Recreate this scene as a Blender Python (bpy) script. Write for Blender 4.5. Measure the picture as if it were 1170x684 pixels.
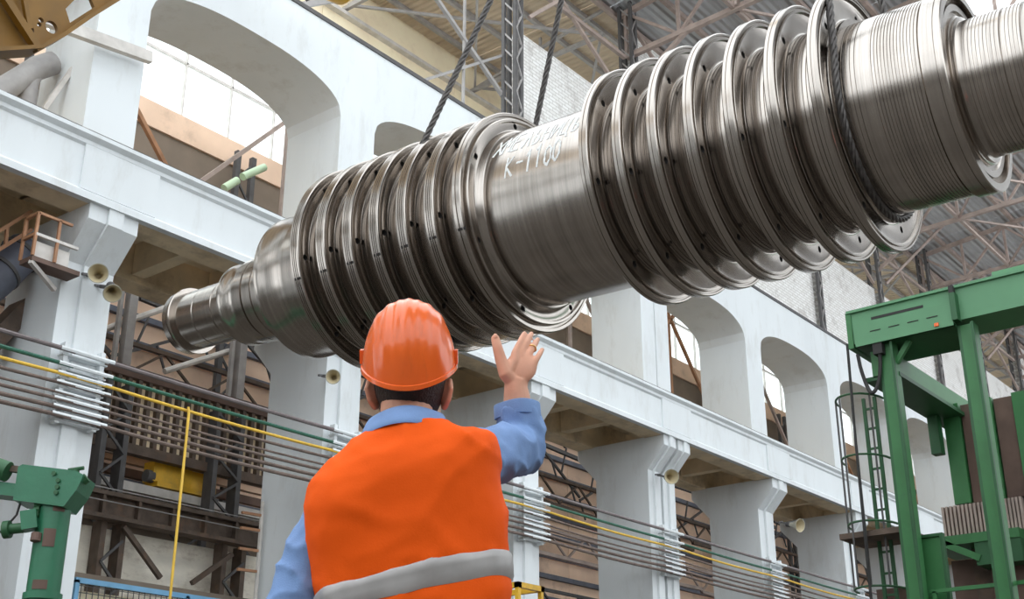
import bpy, bmesh, math, random
import numpy as np
from mathutils import Vector, Matrix, noise as mnoise
random.seed(7)
for o in list(bpy.data.objects): bpy.data.objects.remove(o)
SC = bpy.context.scene
COL = SC.collection
PI = math.pi
R_ = math.radians

# ---------------------------------------------------------------- camera
# world: X runs along the arcade wall, Y points into it, Z is up, metres
FPX = 1428.0
PITCH, HEAD = R_(22.14), R_(38.6)
FWD = np.array([math.cos(PITCH)*math.cos(HEAD), math.cos(PITCH)*math.sin(HEAD), math.sin(PITCH)])
RGT = np.array([math.sin(HEAD), -math.cos(HEAD), 0.0])
UPV = np.cross(RGT, FWD)
CAM = np.array([0, 0, 0.65])
cd = bpy.data.cameras.new('camera'); cam = bpy.data.objects.new('camera', cd); COL.objects.link(cam)
cd.sensor_width = 36.0; cd.lens = FPX/1170*36.0; cd.clip_end = 500
M4 = Matrix.Identity(4)
for i in range(3):
    M4[i][0] = RGT[i]; M4[i][1] = UPV[i]; M4[i][2] = -FWD[i]; M4[i][3] = CAM[i]
cam.matrix_world = M4
SC.camera = cam
# ---------------------------------------------------------------- light
w = bpy.data.worlds.new('sky'); SC.world = w; w.use_nodes = True
bg = w.node_tree.nodes['Background']
bg.inputs[0].default_value = (0.90, 0.96, 1.0, 1); bg.inputs[1].default_value = 1.0
SC.view_settings.view_transform = 'Standard'; SC.view_settings.look = 'None'
SC.view_settings.gamma = 1.0; SC.view_settings.use_curve_mapping = False
SC.view_settings.exposure = 1.38

# ---------------------------------------------------------------- measuring helpers
def ray(x, y): return FWD + RGT*(x-585)/FPX + UPV*(342-y)/FPX
def atY(x, y, Y): r = ray(x, y); return Vector(CAM + r*Y/r[1])
def atX(x, y, X): r = ray(x, y); return Vector(CAM + r*X/r[0])
def atD(x, y, d): return Vector(CAM + ray(x, y)*d)

# ---------------------------------------------------------------- materials
MATS = {}
def mat(name, col, rough=0.7, metal=0.0, var=0.12, scale=3.0, bump=0.0, bscale=None, stain=None, stain_amt=0.5, stain_scale=1.2,
        stretch=(1, 1, 1), spec=0.5, coat=0.0, aniso=0.0):
    m = bpy.data.materials.new(name); m.use_nodes = True
    nt = m.node_tree; N = nt.nodes; L = nt.links
    b = N['Principled BSDF']
    b.inputs['Roughness'].default_value = rough; b.inputs['Metallic'].default_value = metal
    b.inputs['Specular IOR Level'].default_value = spec
    b.inputs['Coat Weight'].default_value = coat
    tc = N.new('ShaderNodeTexCoord'); mp = N.new('ShaderNodeMapping'); mp.inputs['Scale'].default_value = stretch
    L.new(tc.outputs['Object'], mp.inputs[0])
    n1 = N.new('ShaderNodeTexNoise'); n1.inputs['Scale'].default_value = scale; n1.inputs['Detail'].default_value = 5
    L.new(mp.outputs[0], n1.inputs['Vector'])
    cr = N.new('ShaderNodeValToRGB'); cr.color_ramp.elements[0].position = 0.3; cr.color_ramp.elements[1].position = 0.7
    c0 = tuple(max(0, c*(1-var)) for c in col); c1 = tuple(min(1, c*(1+var)) for c in col)
    cr.color_ramp.elements[0].color = (*c0, 1); cr.color_ramp.elements[1].color = (*c1, 1)
    L.new(n1.outputs[0], cr.inputs[0])
    out = cr.outputs[0]
    if stain:
        n2 = N.new('ShaderNodeTexNoise'); n2.inputs['Scale'].default_value = stain_scale; n2.inputs['Detail'].default_value = 8
        n2.inputs['Roughness'].default_value = 0.7
        L.new(mp.outputs[0], n2.inputs['Vector'])
        r2 = N.new('ShaderNodeValToRGB'); r2.color_ramp.elements[0].position = 0.52; r2.color_ramp.elements[1].position = 0.72
        r2.color_ramp.elements[0].color = (0, 0, 0, 1); r2.color_ramp.elements[1].color = (stain_amt,)*3+(1,)
        L.new(n2.outputs[0], r2.inputs[0])
        mx = N.new('ShaderNodeMix'); mx.data_type = 'RGBA'
        L.new(r2.outputs[0], mx.inputs[0]); L.new(out, mx.inputs[6]); mx.inputs[7].default_value = (*stain, 1)
        out = mx.outputs[2]
    L.new(out, b.inputs['Base Color'])
    if bump:
        nb = N.new('ShaderNodeTexNoise'); nb.inputs['Scale'].default_value = bscale or scale*6; nb.inputs['Detail'].default_value = 4
        L.new(mp.outputs[0], nb.inputs['Vector'])
        bp = N.new('ShaderNodeBump'); bp.inputs['Strength'].default_value = bump; bp.inputs['Distance'].default_value = 0.02
        L.new(nb.outputs[0], bp.inputs['Height']); L.new(bp.outputs[0], b.inputs['Normal'])
    MATS[name] = m
    return m

mat('white_paint', (0.755, 0.785, 0.80), 0.75, var=0.04, scale=0.7, bump=0.15, bscale=3, stain=(0.42, 0.39, 0.34), stain_amt=0.3, stain_scale=1.7, stretch=(1, 1, .3))
mat('cream_plaster', (0.86, 0.80, 0.69), 0.85, var=0.12, scale=2.0, bump=0.6, bscale=5, stain=(0.36, 0.27, 0.19), stain_amt=0.7, stain_scale=1.3, stretch=(1, 1, 2))
mat('tan_concrete', (0.82, 0.67, 0.46), 0.85, var=0.15, scale=1.5, bump=0.2, stain=(0.3, 0.2, 0.11), stain_amt=0.6, stain_scale=1.0)
mat('tan_sheet', (0.90, 0.64, 0.47), 0.8, var=0.12, scale=0.8, stain=(0.35, 0.22, 0.15), stain_amt=0.5, stain_scale=0.9)
mat('tan_board', (0.98, 0.83, 0.60), 0.8, var=0.08, scale=0.8, stain=(0.5, 0.36, 0.22), stain_amt=0.3)
mat('grey_brown_sheet', (0.24, 0.185, 0.14), 0.85, var=0.15, scale=1.0)
mat('brown_roof', (0.42, 0.34, 0.25), 0.85, var=0.15, scale=1.0)
mat('rusty_steel', (0.115, 0.082, 0.062), 0.75, var=0.3, scale=4, bump=0.2, stain=(0.25, 0.12, 0.06), stain_amt=0.5, stain_scale=3)
mat('dark_steel', (0.10, 0.095, 0.095), 0.7, var=0.2, scale=4)
mat('grey_steel', (0.36, 0.34, 0.33), 0.6, var=0.15, scale=4)
mat('pink_steel', (0.42, 0.33, 0.29), 0.65, var=0.2, scale=3)
mat('pale_steel', (0.62, 0.58, 0.54), 0.6, var=0.15, scale=4)
mat('pipe_brown', (0.16, 0.115, 0.095), 0.6, var=0.25, scale=5)
mat('pipe_purple', (0.20, 0.165, 0.165), 0.5, var=0.15, scale=5)
mat('pipe_green', (0.03, 0.13, 0.085), 0.5, var=0.15, scale=5)
mat('pipe_yellow', (0.80, 0.50, 0.06), 0.5, var=0.1, scale=5)
mat('yellow_paint', (0.80, 0.46, 0.03), 0.5, var=0.12, scale=4, stain=(0.2, 0.12, 0.04), stain_amt=0.5)
mat('orange_crane', (0.20, 0.095, 0.006), 0.55, var=0.15, scale=3)
mat('orange_rail', (0.42, 0.21, 0.11), 0.6, var=0.2, scale=4)
mat('duct_blue', (0.13, 0.14, 0.18), 0.5, var=0.2, scale=3)
mat('blue_frame', (0.20, 0.46, 0.72), 0.5, var=0.08, scale=4)
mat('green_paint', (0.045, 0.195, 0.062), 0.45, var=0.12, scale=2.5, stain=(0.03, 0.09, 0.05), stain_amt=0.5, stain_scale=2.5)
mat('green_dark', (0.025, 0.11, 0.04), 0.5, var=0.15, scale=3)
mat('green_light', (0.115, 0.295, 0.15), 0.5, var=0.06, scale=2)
mat('machine_green', (0.03, 0.175, 0.09), 0.4, var=0.12, scale=4, bump=0.08)
mat('rust_panel', (0.14, 0.085, 0.065), 0.7, var=0.25, scale=2.5)
mat('horn_paint', (0.42, 0.40, 0.33), 0.5, var=0.1)
mat('horn_inside', (0.52, 0.44, 0.28), 0.6, var=0.1)
mat('mint_lamp', (0.62, 0.80, 0.55), 0.5, var=0.05)
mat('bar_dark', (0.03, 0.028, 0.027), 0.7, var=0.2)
mat('rope_steel', (0.13, 0.12, 0.115), 0.5, metal=0.6, var=0.3, scale=25)
mat('chalk', (0.88, 0.88, 0.86), 0.95, var=0.08, scale=30)
mat('floor_concrete', (0.08, 0.068, 0.056), 0.6, var=0.25, scale=0.6)
mat('hall_wall', (0.16, 0.14, 0.12), 0.8, var=0.2, scale=0.3)
mat('skin', (0.72, 0.36, 0.235), 0.5, var=0.09, scale=18, bump=0.05, bscale=120)
mat('hair', (0.035, 0.022, 0.016), 0.6, var=0.3, scale=60, bump=0.4, bscale=160)
mat('denim', (0.205, 0.33, 0.60), 0.85, var=0.12, scale=14, bump=0.1, bscale=300)
mat('trousers', (0.08, 0.11, 0.2), 0.85, var=0.12, scale=14)
mat('boots', (0.03, 0.025, 0.02), 0.6)
mat('vest_orange', (1.0, 0.115, 0.004), 0.75, var=0.04, scale=6, bump=0.08, bscale=260, spec=0.2)
mat('reflective', (0.45, 0.43, 0.42), 0.45, var=0.1, scale=12, metal=0.2)
mat('helmet_orange', (0.98, 0.155, 0.02), 0.24, var=0.05, scale=8, coat=0.3, stain=(0.30, 0.08, 0.02), stain_amt=0.35, stain_scale=9, stretch=(3.0, 1, .6))
mat('gold', (0.9, 0.6, 0.25), 0.25, metal=1.0)

def brick_mat():
    m = bpy.data.materials.new('white_brick'); m.use_nodes = True; nt = m.node_tree; N = nt.nodes; L = nt.links
    b = N['Principled BSDF']; b.inputs['Roughness'].default_value = 0.85
    tc = N.new('ShaderNodeTexCoord'); sp = N.new('ShaderNodeSeparateXYZ'); cb = N.new('ShaderNodeCombineXYZ')
    L.new(tc.outputs['Object'], sp.inputs[0]); L.new(sp.outputs[0], cb.inputs[0]); L.new(sp.outputs[2], cb.inputs[1])
    br = N.new('ShaderNodeTexBrick'); br.inputs['Scale'].default_value = 1.0
    br.inputs['Brick Width'].default_value = 0.3; br.inputs['Row Height'].default_value = 0.11; br.inputs['Mortar Size'].default_value = 0.012
    br.inputs['Color1'].default_value = (0.90, 0.89, 0.87, 1); br.inputs['Color2'].default_value = (0.80, 0.78, 0.75, 1); br.inputs['Mortar'].default_value = (0.58, 0.55, 0.52, 1)
    L.new(cb.outputs[0], br.inputs[0])
    n = N.new('ShaderNodeTexNoise'); n.inputs['Scale'].default_value = 2.2; n.inputs['Detail'].default_value = 8; L.new(tc.outputs['Object'], n.inputs[0])
    r = N.new('ShaderNodeValToRGB'); r.color_ramp.elements[0].position = .56; r.color_ramp.elements[1].position = .66
    L.new(n.outputs[0], r.inputs[0])
    mu = N.new('ShaderNodeMath'); mu.operation = 'MULTIPLY'; mu.inputs[1].default_value = 0.4; L.new(r.outputs[0], mu.inputs[0])
    mx = N.new('ShaderNodeMix'); mx.data_type = 'RGBA'; L.new(mu.outputs[0], mx.inputs[0]); L.new(br.outputs[0], mx.inputs[6]); mx.inputs[7].default_value = (.38, .34, .31, 1)
    L.new(mx.outputs[2], b.inputs['Base Color'])
    bp = N.new('ShaderNodeBump'); bp.inputs['Strength'].default_value = .5; bp.inputs['Distance'].default_value = .02; L.new(br.outputs['Fac'], bp.inputs['Height']); bp.invert = True
    L.new(bp.outputs[0], b.inputs['Normal'])
    MATS['white_brick'] = m
brick_mat()
def cream_brick():
    m = MATS['white_brick'].copy(); m.name = 'cream_brick'; MATS['cream_brick'] = m
    for n in m.node_tree.nodes:
        if n.type == 'TEX_BRICK':
            n.inputs['Color1'].default_value = (.62, .52, .40, 1); n.inputs['Color2'].default_value = (.52, .42, .31, 1); n.inputs['Mortar'].default_value = (.3, .23, .16, 1)
cream_brick()
def corrugated(name, col, axis=0, freq=26.0):
    m = bpy.data.materials.new(name); m.use_nodes = True; nt = m.node_tree; N = nt.nodes; L = nt.links
    b = N['Principled BSDF']; b.inputs['Roughness'].default_value = 0.7
    tc = N.new('ShaderNodeTexCoord'); wv = N.new('ShaderNodeTexWave'); wv.bands_direction = 'XYZ'[axis]; wv.inputs['Scale'].default_value = freq/20
    L.new(tc.outputs['Object'], wv.inputs[0])
    n = N.new('ShaderNodeTexNoise'); n.inputs['Scale'].default_value = .8; L.new(tc.outputs['Object'], n.inputs[0])
    cr = N.new('ShaderNodeValToRGB'); cr.color_ramp.elements[0].color = (*[c*.8 for c in col], 1); cr.color_ramp.elements[1].color = (*[min(1, c*1.2) for c in col], 1)
    L.new(n.outputs[0], cr.inputs[0]); L.new(cr.outputs[0], b.inputs['Base Color'])
    bp = N.new('ShaderNodeBump'); bp.inputs['Strength'].default_value = .9; bp.inputs['Distance'].default_value = .06; L.new(wv.outputs[0], bp.inputs['Height'])
    L.new(bp.outputs[0], b.inputs['Normal'])
    MATS[name] = m
corrugated('roof_grey', (0.50, 0.50, 0.51), 1)
corrugated('roof_brown', (0.58, 0.46, 0.33), 0)
def rotor_mat(name, col, rough, lines=260.0, lstr=0.10):
    # turned steel: radial tangent anisotropy plus fine lathe lines along the axis
    m = bpy.data.materials.new(name); m.use_nodes = True; nt = m.node_tree; N = nt.nodes; L = nt.links
    b = N['Principled BSDF']; b.inputs['Metallic'].default_value = 1.0
    b.inputs['Anisotropic'].default_value = 0.55
    tg = N.new('ShaderNodeTangent'); tg.direction_type = 'RADIAL'; tg.axis = 'Z'; L.new(tg.outputs[0], b.inputs['Tangent'])
    tc = N.new('ShaderNodeTexCoord'); mp = N.new('ShaderNodeMapping'); mp.inputs['Scale'].default_value = (.25, .25, 14)
    L.new(tc.outputs['Object'], mp.inputs[0])
    n = N.new('ShaderNodeTexNoise'); n.inputs['Scale'].default_value = 2.2; n.inputs['Detail'].default_value = 8; n.inputs['Roughness'].default_value = .75; L.new(mp.outputs[0], n.inputs[0])
    cr = N.new('ShaderNodeValToRGB'); cr.color_ramp.elements[0].position = .3; cr.color_ramp.elements[1].position = .72
    cr.color_ramp.elements[0].color = (*[c*.72 for c in col], 1); cr.color_ramp.elements[1].color = (*[min(1, c*1.22) for c in col], 1)
    L.new(n.outputs[0], cr.inputs[0])
    n3 = N.new('ShaderNodeTexNoise'); n3.inputs['Scale'].default_value = 2.4; n3.inputs['Detail'].default_value = 6; L.new(tc.outputs['Object'], n3.inputs[0])
    r3 = N.new('ShaderNodeValToRGB'); r3.color_ramp.elements[0].position = .55; r3.color_ramp.elements[1].position = .75; r3.color_ramp.elements[1].color = (.35, .35, .35, 1)
    L.new(n3.outputs[0], r3.inputs[0])
    mx = N.new('ShaderNodeMix'); mx.data_type = 'RGBA'; L.new(r3.outputs[0], mx.inputs[0]); L.new(cr.outputs[0], mx.inputs[6]); mx.inputs[7].default_value = (.30, .24, .20, 1)
    L.new(mx.outputs[2], b.inputs['Base Color'])
    mr = N.new('ShaderNodeMapRange'); mr.inputs[3].default_value = rough*.8; mr.inputs[4].default_value = rough*1.25; L.new(n.outputs[0], mr.inputs[0]); L.new(mr.outputs[0], b.inputs['Roughness'])
    bp = N.new('ShaderNodeBump'); bp.inputs['Strength'].default_value = lstr; bp.inputs['Distance'].default_value = .004; L.new(n.outputs[0], bp.inputs['Height']); L.new(bp.outputs[0], b.inputs['Normal'])
    MATS[name] = m
rotor_mat('rotor_steel', (0.48, 0.435, 0.395), 0.19, lstr=.03)
def glass_mat():
    m = bpy.data.materials.new('pane_glass'); m.use_nodes = True; nt = m.node_tree; N = nt.nodes; L = nt.links
    N.remove(N['Principled BSDF']); o = N['Material Output']
    t = N.new('ShaderNodeBsdfTransparent'); t.inputs[0].default_value = (.95, .97, .96, 1); g = N.new('ShaderNodeBsdfGlossy'); g.inputs['Roughness'].default_value = .05
    x = N.new('ShaderNodeMixShader'); x.inputs[0].default_value = .06; L.new(t.outputs[0], x.inputs[1]); L.new(g.outputs[0], x.inputs[2]); L.new(x.outputs[0], o.inputs[0])
    MATS['pane_glass'] = m
glass_mat()

# ---------------------------------------------------------------- mesh helpers
class MB:
    def __init__(s): s.v = []; s.f = []
    def poly(s, vs, fs):
        n = len(s.v); s.v += [tuple(p) for p in vs]; s.f += [tuple(i+n for i in f) for f in fs]; return s
    def box(s, a, b):
        x0, y0, z0 = [min(p, q) for p, q in zip(a, b)]; x1, y1, z1 = [max(p, q) for p, q in zip(a, b)]
        return s.poly([(x0, y0, z0), (x1, y0, z0), (x1, y1, z0), (x0, y1, z0), (x0, y0, z1), (x1, y0, z1), (x1, y1, z1), (x0, y1, z1)],
                      [(3, 2, 1, 0), (4, 5, 6, 7), (0, 1, 5, 4), (1, 2, 6, 5), (2, 3, 7, 6), (3, 0, 4, 7)])
    def bar(s, p, q, wd, ht=None, up=(0, 0, 1)):
        p, q = Vector(p), Vector(q); ht = ht or wd; d = (q-p).normalized(); u = Vector(up)
        if abs(d.dot(u)) > .98: u = Vector((1, 0, 0))
        r = d.cross(u).normalized(); u = r.cross(d)
        vs = [c + r*(i*wd/2) + u*(j*ht/2) for c in (p, q) for i, j in ((-1, -1), (1, -1), (1, 1), (-1, 1))]
        return s.poly(vs, [(0, 1, 2, 3), (7, 6, 5, 4), (0, 4, 5, 1), (1, 5, 6, 2), (2, 6, 7, 3), (3, 7, 4, 0)])
    def tube(s, pts, rad, n=8, cap=True):
        pts = [Vector(p) for p in pts]; k = len(pts)
        rr = rad if isinstance(rad, (list, tuple)) else [rad]*k
        base = len(s.v); u = None
        for i, p in enumerate(pts):
            d = (pts[min(i+1, k-1)]-pts[max(i-1, 0)]).normalized()
            if u is None: u = d.orthogonal().normalized()
            else: u = (u - d*u.dot(d)).normalized()
            w_ = d.cross(u)
            s.v += [tuple(p + (u*math.cos(2*PI*j/n) + w_*math.sin(2*PI*j/n))*rr[i]) for j in range(n)]
        for i in range(k-1):
            for j in range(n):
                a = base+i*n+j; b = base+i*n+(j+1) % n; s.f.append((a, b, b+n, a+n))
        if cap:
            s.f.append(tuple(base+j for j in reversed(range(n)))); s.f.append(tuple(base+(k-1)*n+j for j in range(n)))
        return s
    def prism(s, pts2, a, b, axis):      # extrude a polygon along an axis; pts2 are the two other coordinates in order
        def mk(p, t):
            q = list(p); q.insert(axis, t); return q
        n = len(pts2)
        return s.poly([mk(p, a) for p in pts2]+[mk(p, b) for p in pts2],
                      [tuple(range(n-1, -1, -1)), tuple(range(n, 2*n))]+[(i, (i+1) % n, n+(i+1) % n, n+i) for i in range(n)])
    def lathe(s, prof, n=96, close=False):  # (z, r) about Z
        base = len(s.v); k = len(prof)
        for z, r in prof:
            s.v += [(r*math.cos(2*PI*j/n), r*math.sin(2*PI*j/n), z) for j in range(n)]
        for i in range(k-1):
            for j in range(n):
                a = base+i*n+j; b = base+i*n+(j+1) % n; s.f.append((a, b, b+n, a+n))
        if close:
            s.f.append(tuple(base+j for j in range(n-1, -1, -1))); s.f.append(tuple(base+(k-1)*n+j for j in range(n)))
        return s
    def mesh(s, name):
        me = bpy.data.meshes.new(name); me.from_pydata(s.v, [], s.f)
        bm = bmesh.new(); bm.from_mesh(me); bmesh.ops.recalc_face_normals(bm, faces=bm.faces); bm.to_mesh(me); bm.free()
        return me
    def build(s, name, m, parent=None, smooth=False, loc=None, angle=35):
        if parent and loc is None:              # shapes are given in world coordinates, the part lives in its thing's frame
            off = Vector((0, 0, 0)); q = parent
            while q: off = off + q.location; q = q.parent
            if off.length > 0: s.v = [(a-off.x, b-off.y, c-off.z) for a, b, c in s.v]
        me = s.mesh(name); me.materials.append(MATS[m])
        o = bpy.data.objects.new(name, me); COL.objects.link(o)
        if parent: o.parent = parent
        if loc: o.location = loc
        if smooth: shade(o, angle)
        return o
def shade(o, angle=35):
    me = o.data
    for p in me.polygons: p.use_smooth = True
    me.set_sharp_from_angle(angle=R_(angle))
def link(name, me, parent=None, loc=None, rot=None):
    o = bpy.data.objects.new(name, me); COL.objects.link(o)
    if parent: o.parent = parent
    if loc is not None: o.location = loc
    if rot is not None: o.rotation_euler = rot
    return o
def tag(o, label, cat, group=None, kind=None):
    if label: o['label'] = label
    if cat: o['category'] = cat
    if group: o['group'] = group
    if kind: o['kind'] = kind
    return o
def empty(name, loc=(0, 0, 0), label=None, cat=None, group=None, kind=None, rz=0):
    o = bpy.data.objects.new(name, None); COL.objects.link(o); o.location = loc; o.rotation_euler = (0, 0, rz); o.empty_display_size = .2
    return tag(o, label, cat, group, kind)
def bake(o):
    bpy.context.view_layer.update()
    ev = o.evaluated_get(bpy.context.evaluated_depsgraph_get())
    me = bpy.data.meshes.new_from_object(ev); o.modifiers.clear(); old = o.data; o.data = me
    return o
def copy_tree(o, parent=None, loc=None):
    c = o.copy(); COL.objects.link(c); c.parent = parent
    if loc is not None: c.location = loc
    for ch in o.children:
        copy_tree(ch, c)
    return c
#@@PARTS
# ================================================================= THE SETTING
fl = MB().box((-30, -16, -.2), (115, 27, 0)).build('floor', 'floor_concrete'); tag(fl, None, None, kind='structure')
wb = MB().box((-30, -16.4, 0), (115, -16, 8)).build('wall_back', 'hall_wall'); tag(wb, None, None, kind='structure')
gw = MB()                                  # tall glazing above it, out of view, added to light arcade wall and vest
for i in range(49): gw.box((-30+3*i, -16.3, 8), (-29.85+3*i, -16.1, 25))
for z in (11, 14, 17, 20, 25): gw.box((-30, -16.3, z-.15), (115, -16.1, z))
gw = gw.build('window_22', 'grey_steel'); tag(gw, None, None, kind='structure')
we = MB().box((-30.4, -16, 0), (-30, 24, 9)).build('wall_near', 'hall_wall'); tag(we, None, None, kind='structure')
gw = MB()                                  # glazed gable above it
for i in range(14): gw.box((-30.3, -16+3*i, 9), (-30.1, -15.85+3*i, 24))
for z in (12, 15, 18, 21, 24): gw.box((-30.3, -16, z-.15), (-30.1, 24, z))
gw = gw.build('window_21', 'grey_steel'); tag(gw, None, None, kind='structure')
wn = MB().box((115, -16, 0), (115.4, 24, 26)).build('wall_end', 'hall_wall'); tag(wn, None, None, kind='structure')

YF, YB = 17.7, 19.4          # faces of piers and columns
YC = 17.15                   # face of the crane beams
ZB0, ZB1 = 10.0, 11.2        # crane beam
ZS, ZT = 14.62, 16.71        # arch springing, top of the arcade
def px0(k): return 28.02 if k == 3 else 10.2+6*k
def px1(k): return 11.24+6*k if k != 3 else 29.45
KS = list(range(-6, 15))
WL = empty('wall_left', kind='structure')
for k in KS:
    a, b = px0(k), px1(k)
    if k == 3:               # paired column at the expansion joint
        spans = [(a, (a+b)/2-.02), ((a+b)/2+.02, b)]
    else: spans = [(a, b)]
    for (p, q) in spans:
        # lower column with a corbel to either side carrying the crane beams
        prof = [(YF, 0), (YF, 9.12), (YC, 9.72), (YC, ZB0+.02), (20.0, ZB0+.02), (20.0, 9.72), (YB, 9.05), (YB, 0)]
        m = MB().prism(prof, p+.02, q-.06, 0)
        c = m.build('column', 'white_paint', WL)
        # raised strip on the face of the column
        MB().prism([(YF-.07, 0), (YF-.07, 9.10), (YC-.06, 9.70), (YC-.06, ZB0), (YC, ZB0), (YC, 9.72), (YF, 9.12), (YF, 0)],
                   p+.02+(q-p-.08)*.36, p+.02+(q-p-.08)*.66, 0).build('column_strip', 'white_paint', c)
        m = MB().box((p, YF, ZB1), (q, YB, ZT))
        m.build('pier', 'white_paint', WL)
    # band over the pier springing
    nx = px0(k+1)
    if k < KS[-1]:
        # arched spandrel between two piers
        x0, x1 = b, nx; cx, hw = (x0+x1)/2, (x1-x0)/2
        arc = []
        for i in range(29):
            t = -1+2*i/28
            t = math.copysign(1-(1-abs(t))**1.35, t)
            arc.append((cx+hw*t, ZS+.80*(1-abs(t)**2.5)**(1/2.2)))
        pts = arc+[(x1, ZT), (x0, ZT)]
        MB().prism(pts, YF, YB, 1).build('arch', 'white_paint', WL, smooth=True, angle=25)
        # slab and cross rib between the beams
        MB().box((b-1.2 if k == 3 else b-1.1, 17.7, 10.75), (nx+.02, 19.4, 11.0)).build('slab', 'tan_concrete', WL)
        for xr in (b+1.55, b+3.35):
            MB().box((xr-.14, 17.72, 10.12), (xr+.14, 19.42, 10.76)).build('cross_rib', 'tan_concrete', WL)
    # crane beam of one bay: concrete core, painted face with panel frame
    x0 = (px0(k)+px1(k))/2; x1 = (px0(k+1)+px1(k+1))/2
    MB().box((x0, YC+.06, ZB0), (x1, YC+.6, ZB1)).build('crane_beam', 'tan_concrete', WL)
    f = MB(); f.box((x0, YC, ZB0+.16), (x1, YC+.06, ZB1-.14)).build('beam_face', 'white_paint', WL)
    MB().prism([(YC+.06, ZB0), (YC-.09, ZB0), (YC-.09, ZB0+.12), (YC, ZB0+.19), (YC+.06, ZB0+.19)], x0, x1, 0).build('beam_flange', 'white_paint', WL)
    MB().prism([(YC+.3, ZB1), (YC-.14, ZB1), (YC-.14, ZB1-.07), (YC-.05, ZB1-.13), (YC-.05, ZB1-.2), (YC, ZB1-.24), (YC+.3, ZB1-.24)], x0, x1, 0).build('beam_cornice', 'white_paint', WL)
    MB().box((x1-.75, YC-.045, ZB0+.17), (x1+.75, YC, ZB1-.2)).build('beam_block', 'white_paint', WL)
    MB().box((x0, 19.46, ZB0), (x1, 20.0, ZB1)).build('crane_beam', 'tan_concrete', WL)
    MB().box((x0, YC-.02, ZB1), (x1, YC+.12, ZB1+.09)).build('crane_rail', 'dark_steel', WL)
    # clips of the rail
    for i in range(4):
        xx = x0+.6+i*1.5
        if xx < 60: MB().box((xx, YC-.1, ZB1), (xx+.12, YC-.02, ZB1+.04)).build('rail_clip', 'grey_steel', WL)
# springing line: thin tie flange on the sides of the piers
MB().box((-26, YF-.03, ZT), (85, YF+.12, ZT+.10)).build('cable_tray', 'dark_steel', WL)

# upper wall: brick infill and lattice posts
for k in range(2, 13):
    x0 = px0(k)+.25 if k != 3 else 28.2
    x1 = px0(k+1)+.2
    zt = 23.4 if k in (3, 9) else 20.4
    MB().box((x0+.35, 17.95, ZT), (x1-.02, 18.3, zt)).build('brick_panel', 'white_brick', WL)
for k in range(2, 13):
    xc = px0(k)+.3
    lp = MB()
    for dx in (-.12, .12):
        for dy in (0, .4): lp.bar((xc+dx, 17.75+dy, ZT), (xc+dx, 17.75+dy, 24.3), .1)
    o = lp.build('lattice_post', 'dark_steel', WL)
    lc = MB(); z = ZT; i = 0
    while z < 23.8:
        s_ = 1 if i % 2 else -1
        lc.bar((xc-.12*s_, 17.72, z), (xc+.12*s_, 17.72, z+.5), .045); lc.bar((xc-.12, 17.75, z), (xc-.12, 18.15, z+.5), .045)
        z += .5; i += 1
    lc.build('lacing', 'grey_steel', o)
    MB().bar((xc+.24, 17.86, ZT), (xc+.24, 17.86, 24.3), .1, .16).build('post_edge', 'pale_steel', o)
    # wind bracing across the open strip above the brick
    br = MB(); xn = px0(k+1)+.3
    br.bar((xc+.3, 17.9, 23.6), (xn-.3, 17.9, 20.6), .1)
    br.bar((xc+.3, 17.9, 22.2), (xn-.3, 17.9, 22.2), .12)
    br.bar((xc+.3, 17.6, 20.7), (xn-1.8, 16.2, 24.4), .1)
    br.build('wind_brace', 'pink_steel', WL)
# bracing over the open bay left of the first post
br = MB()
br.bar((14.6, 18.2, 16.7), (22.5, 18.2, 22.4), .13); br.bar((15, 18.2, 22.6), (22.5, 18.2, 18.2), .10)
br.bar((18.6, 18.2, 16.7), (22.5, 18.2, 19.6), .07); br.bar((20.8, 18.2, 16.7), (20.8, 18.2, 21.2), .06)
br.build('wind_brace', 'grey_steel', WL)

# main roof: sheets, purlins, trusses, rising away from the wall
RF = empty('ceiling', kind='structure')
def zr(Y): return 24.3+.11*(17.7-Y)
sh = None
for i in range(16):
    xa = 22+6*i
    for j in range(5):
        ya, yb = 18.5-1.55*j, 18.5-1.55*(j+1)+.03
        m = MB().poly([(0, ya, zr(ya)), (5.96, ya, zr(ya)), (5.96, yb, zr(yb)), (0, yb, zr(yb)), (0, ya, zr(ya)+.06), (5.96, ya, zr(ya)+.06), (5.96, yb, zr(yb)+.06), (0, yb, zr(yb)+.06)],
                      [(3, 2, 1, 0), (4, 5, 6, 7), (0, 1, 5, 4), (1, 2, 6, 5), (2, 3, 7, 6), (3, 0, 4, 7)])
        m.build('roof_sheet', 'roof_grey', RF, loc=(xa, 0, 0))
for j in range(6):
    y = 18.4-1.55*j
    MB().box((20, y-.07, zr(y)-.2), (115, y+.07, zr(y)-.02)).build('purlin', 'pink_steel', RF)
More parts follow.
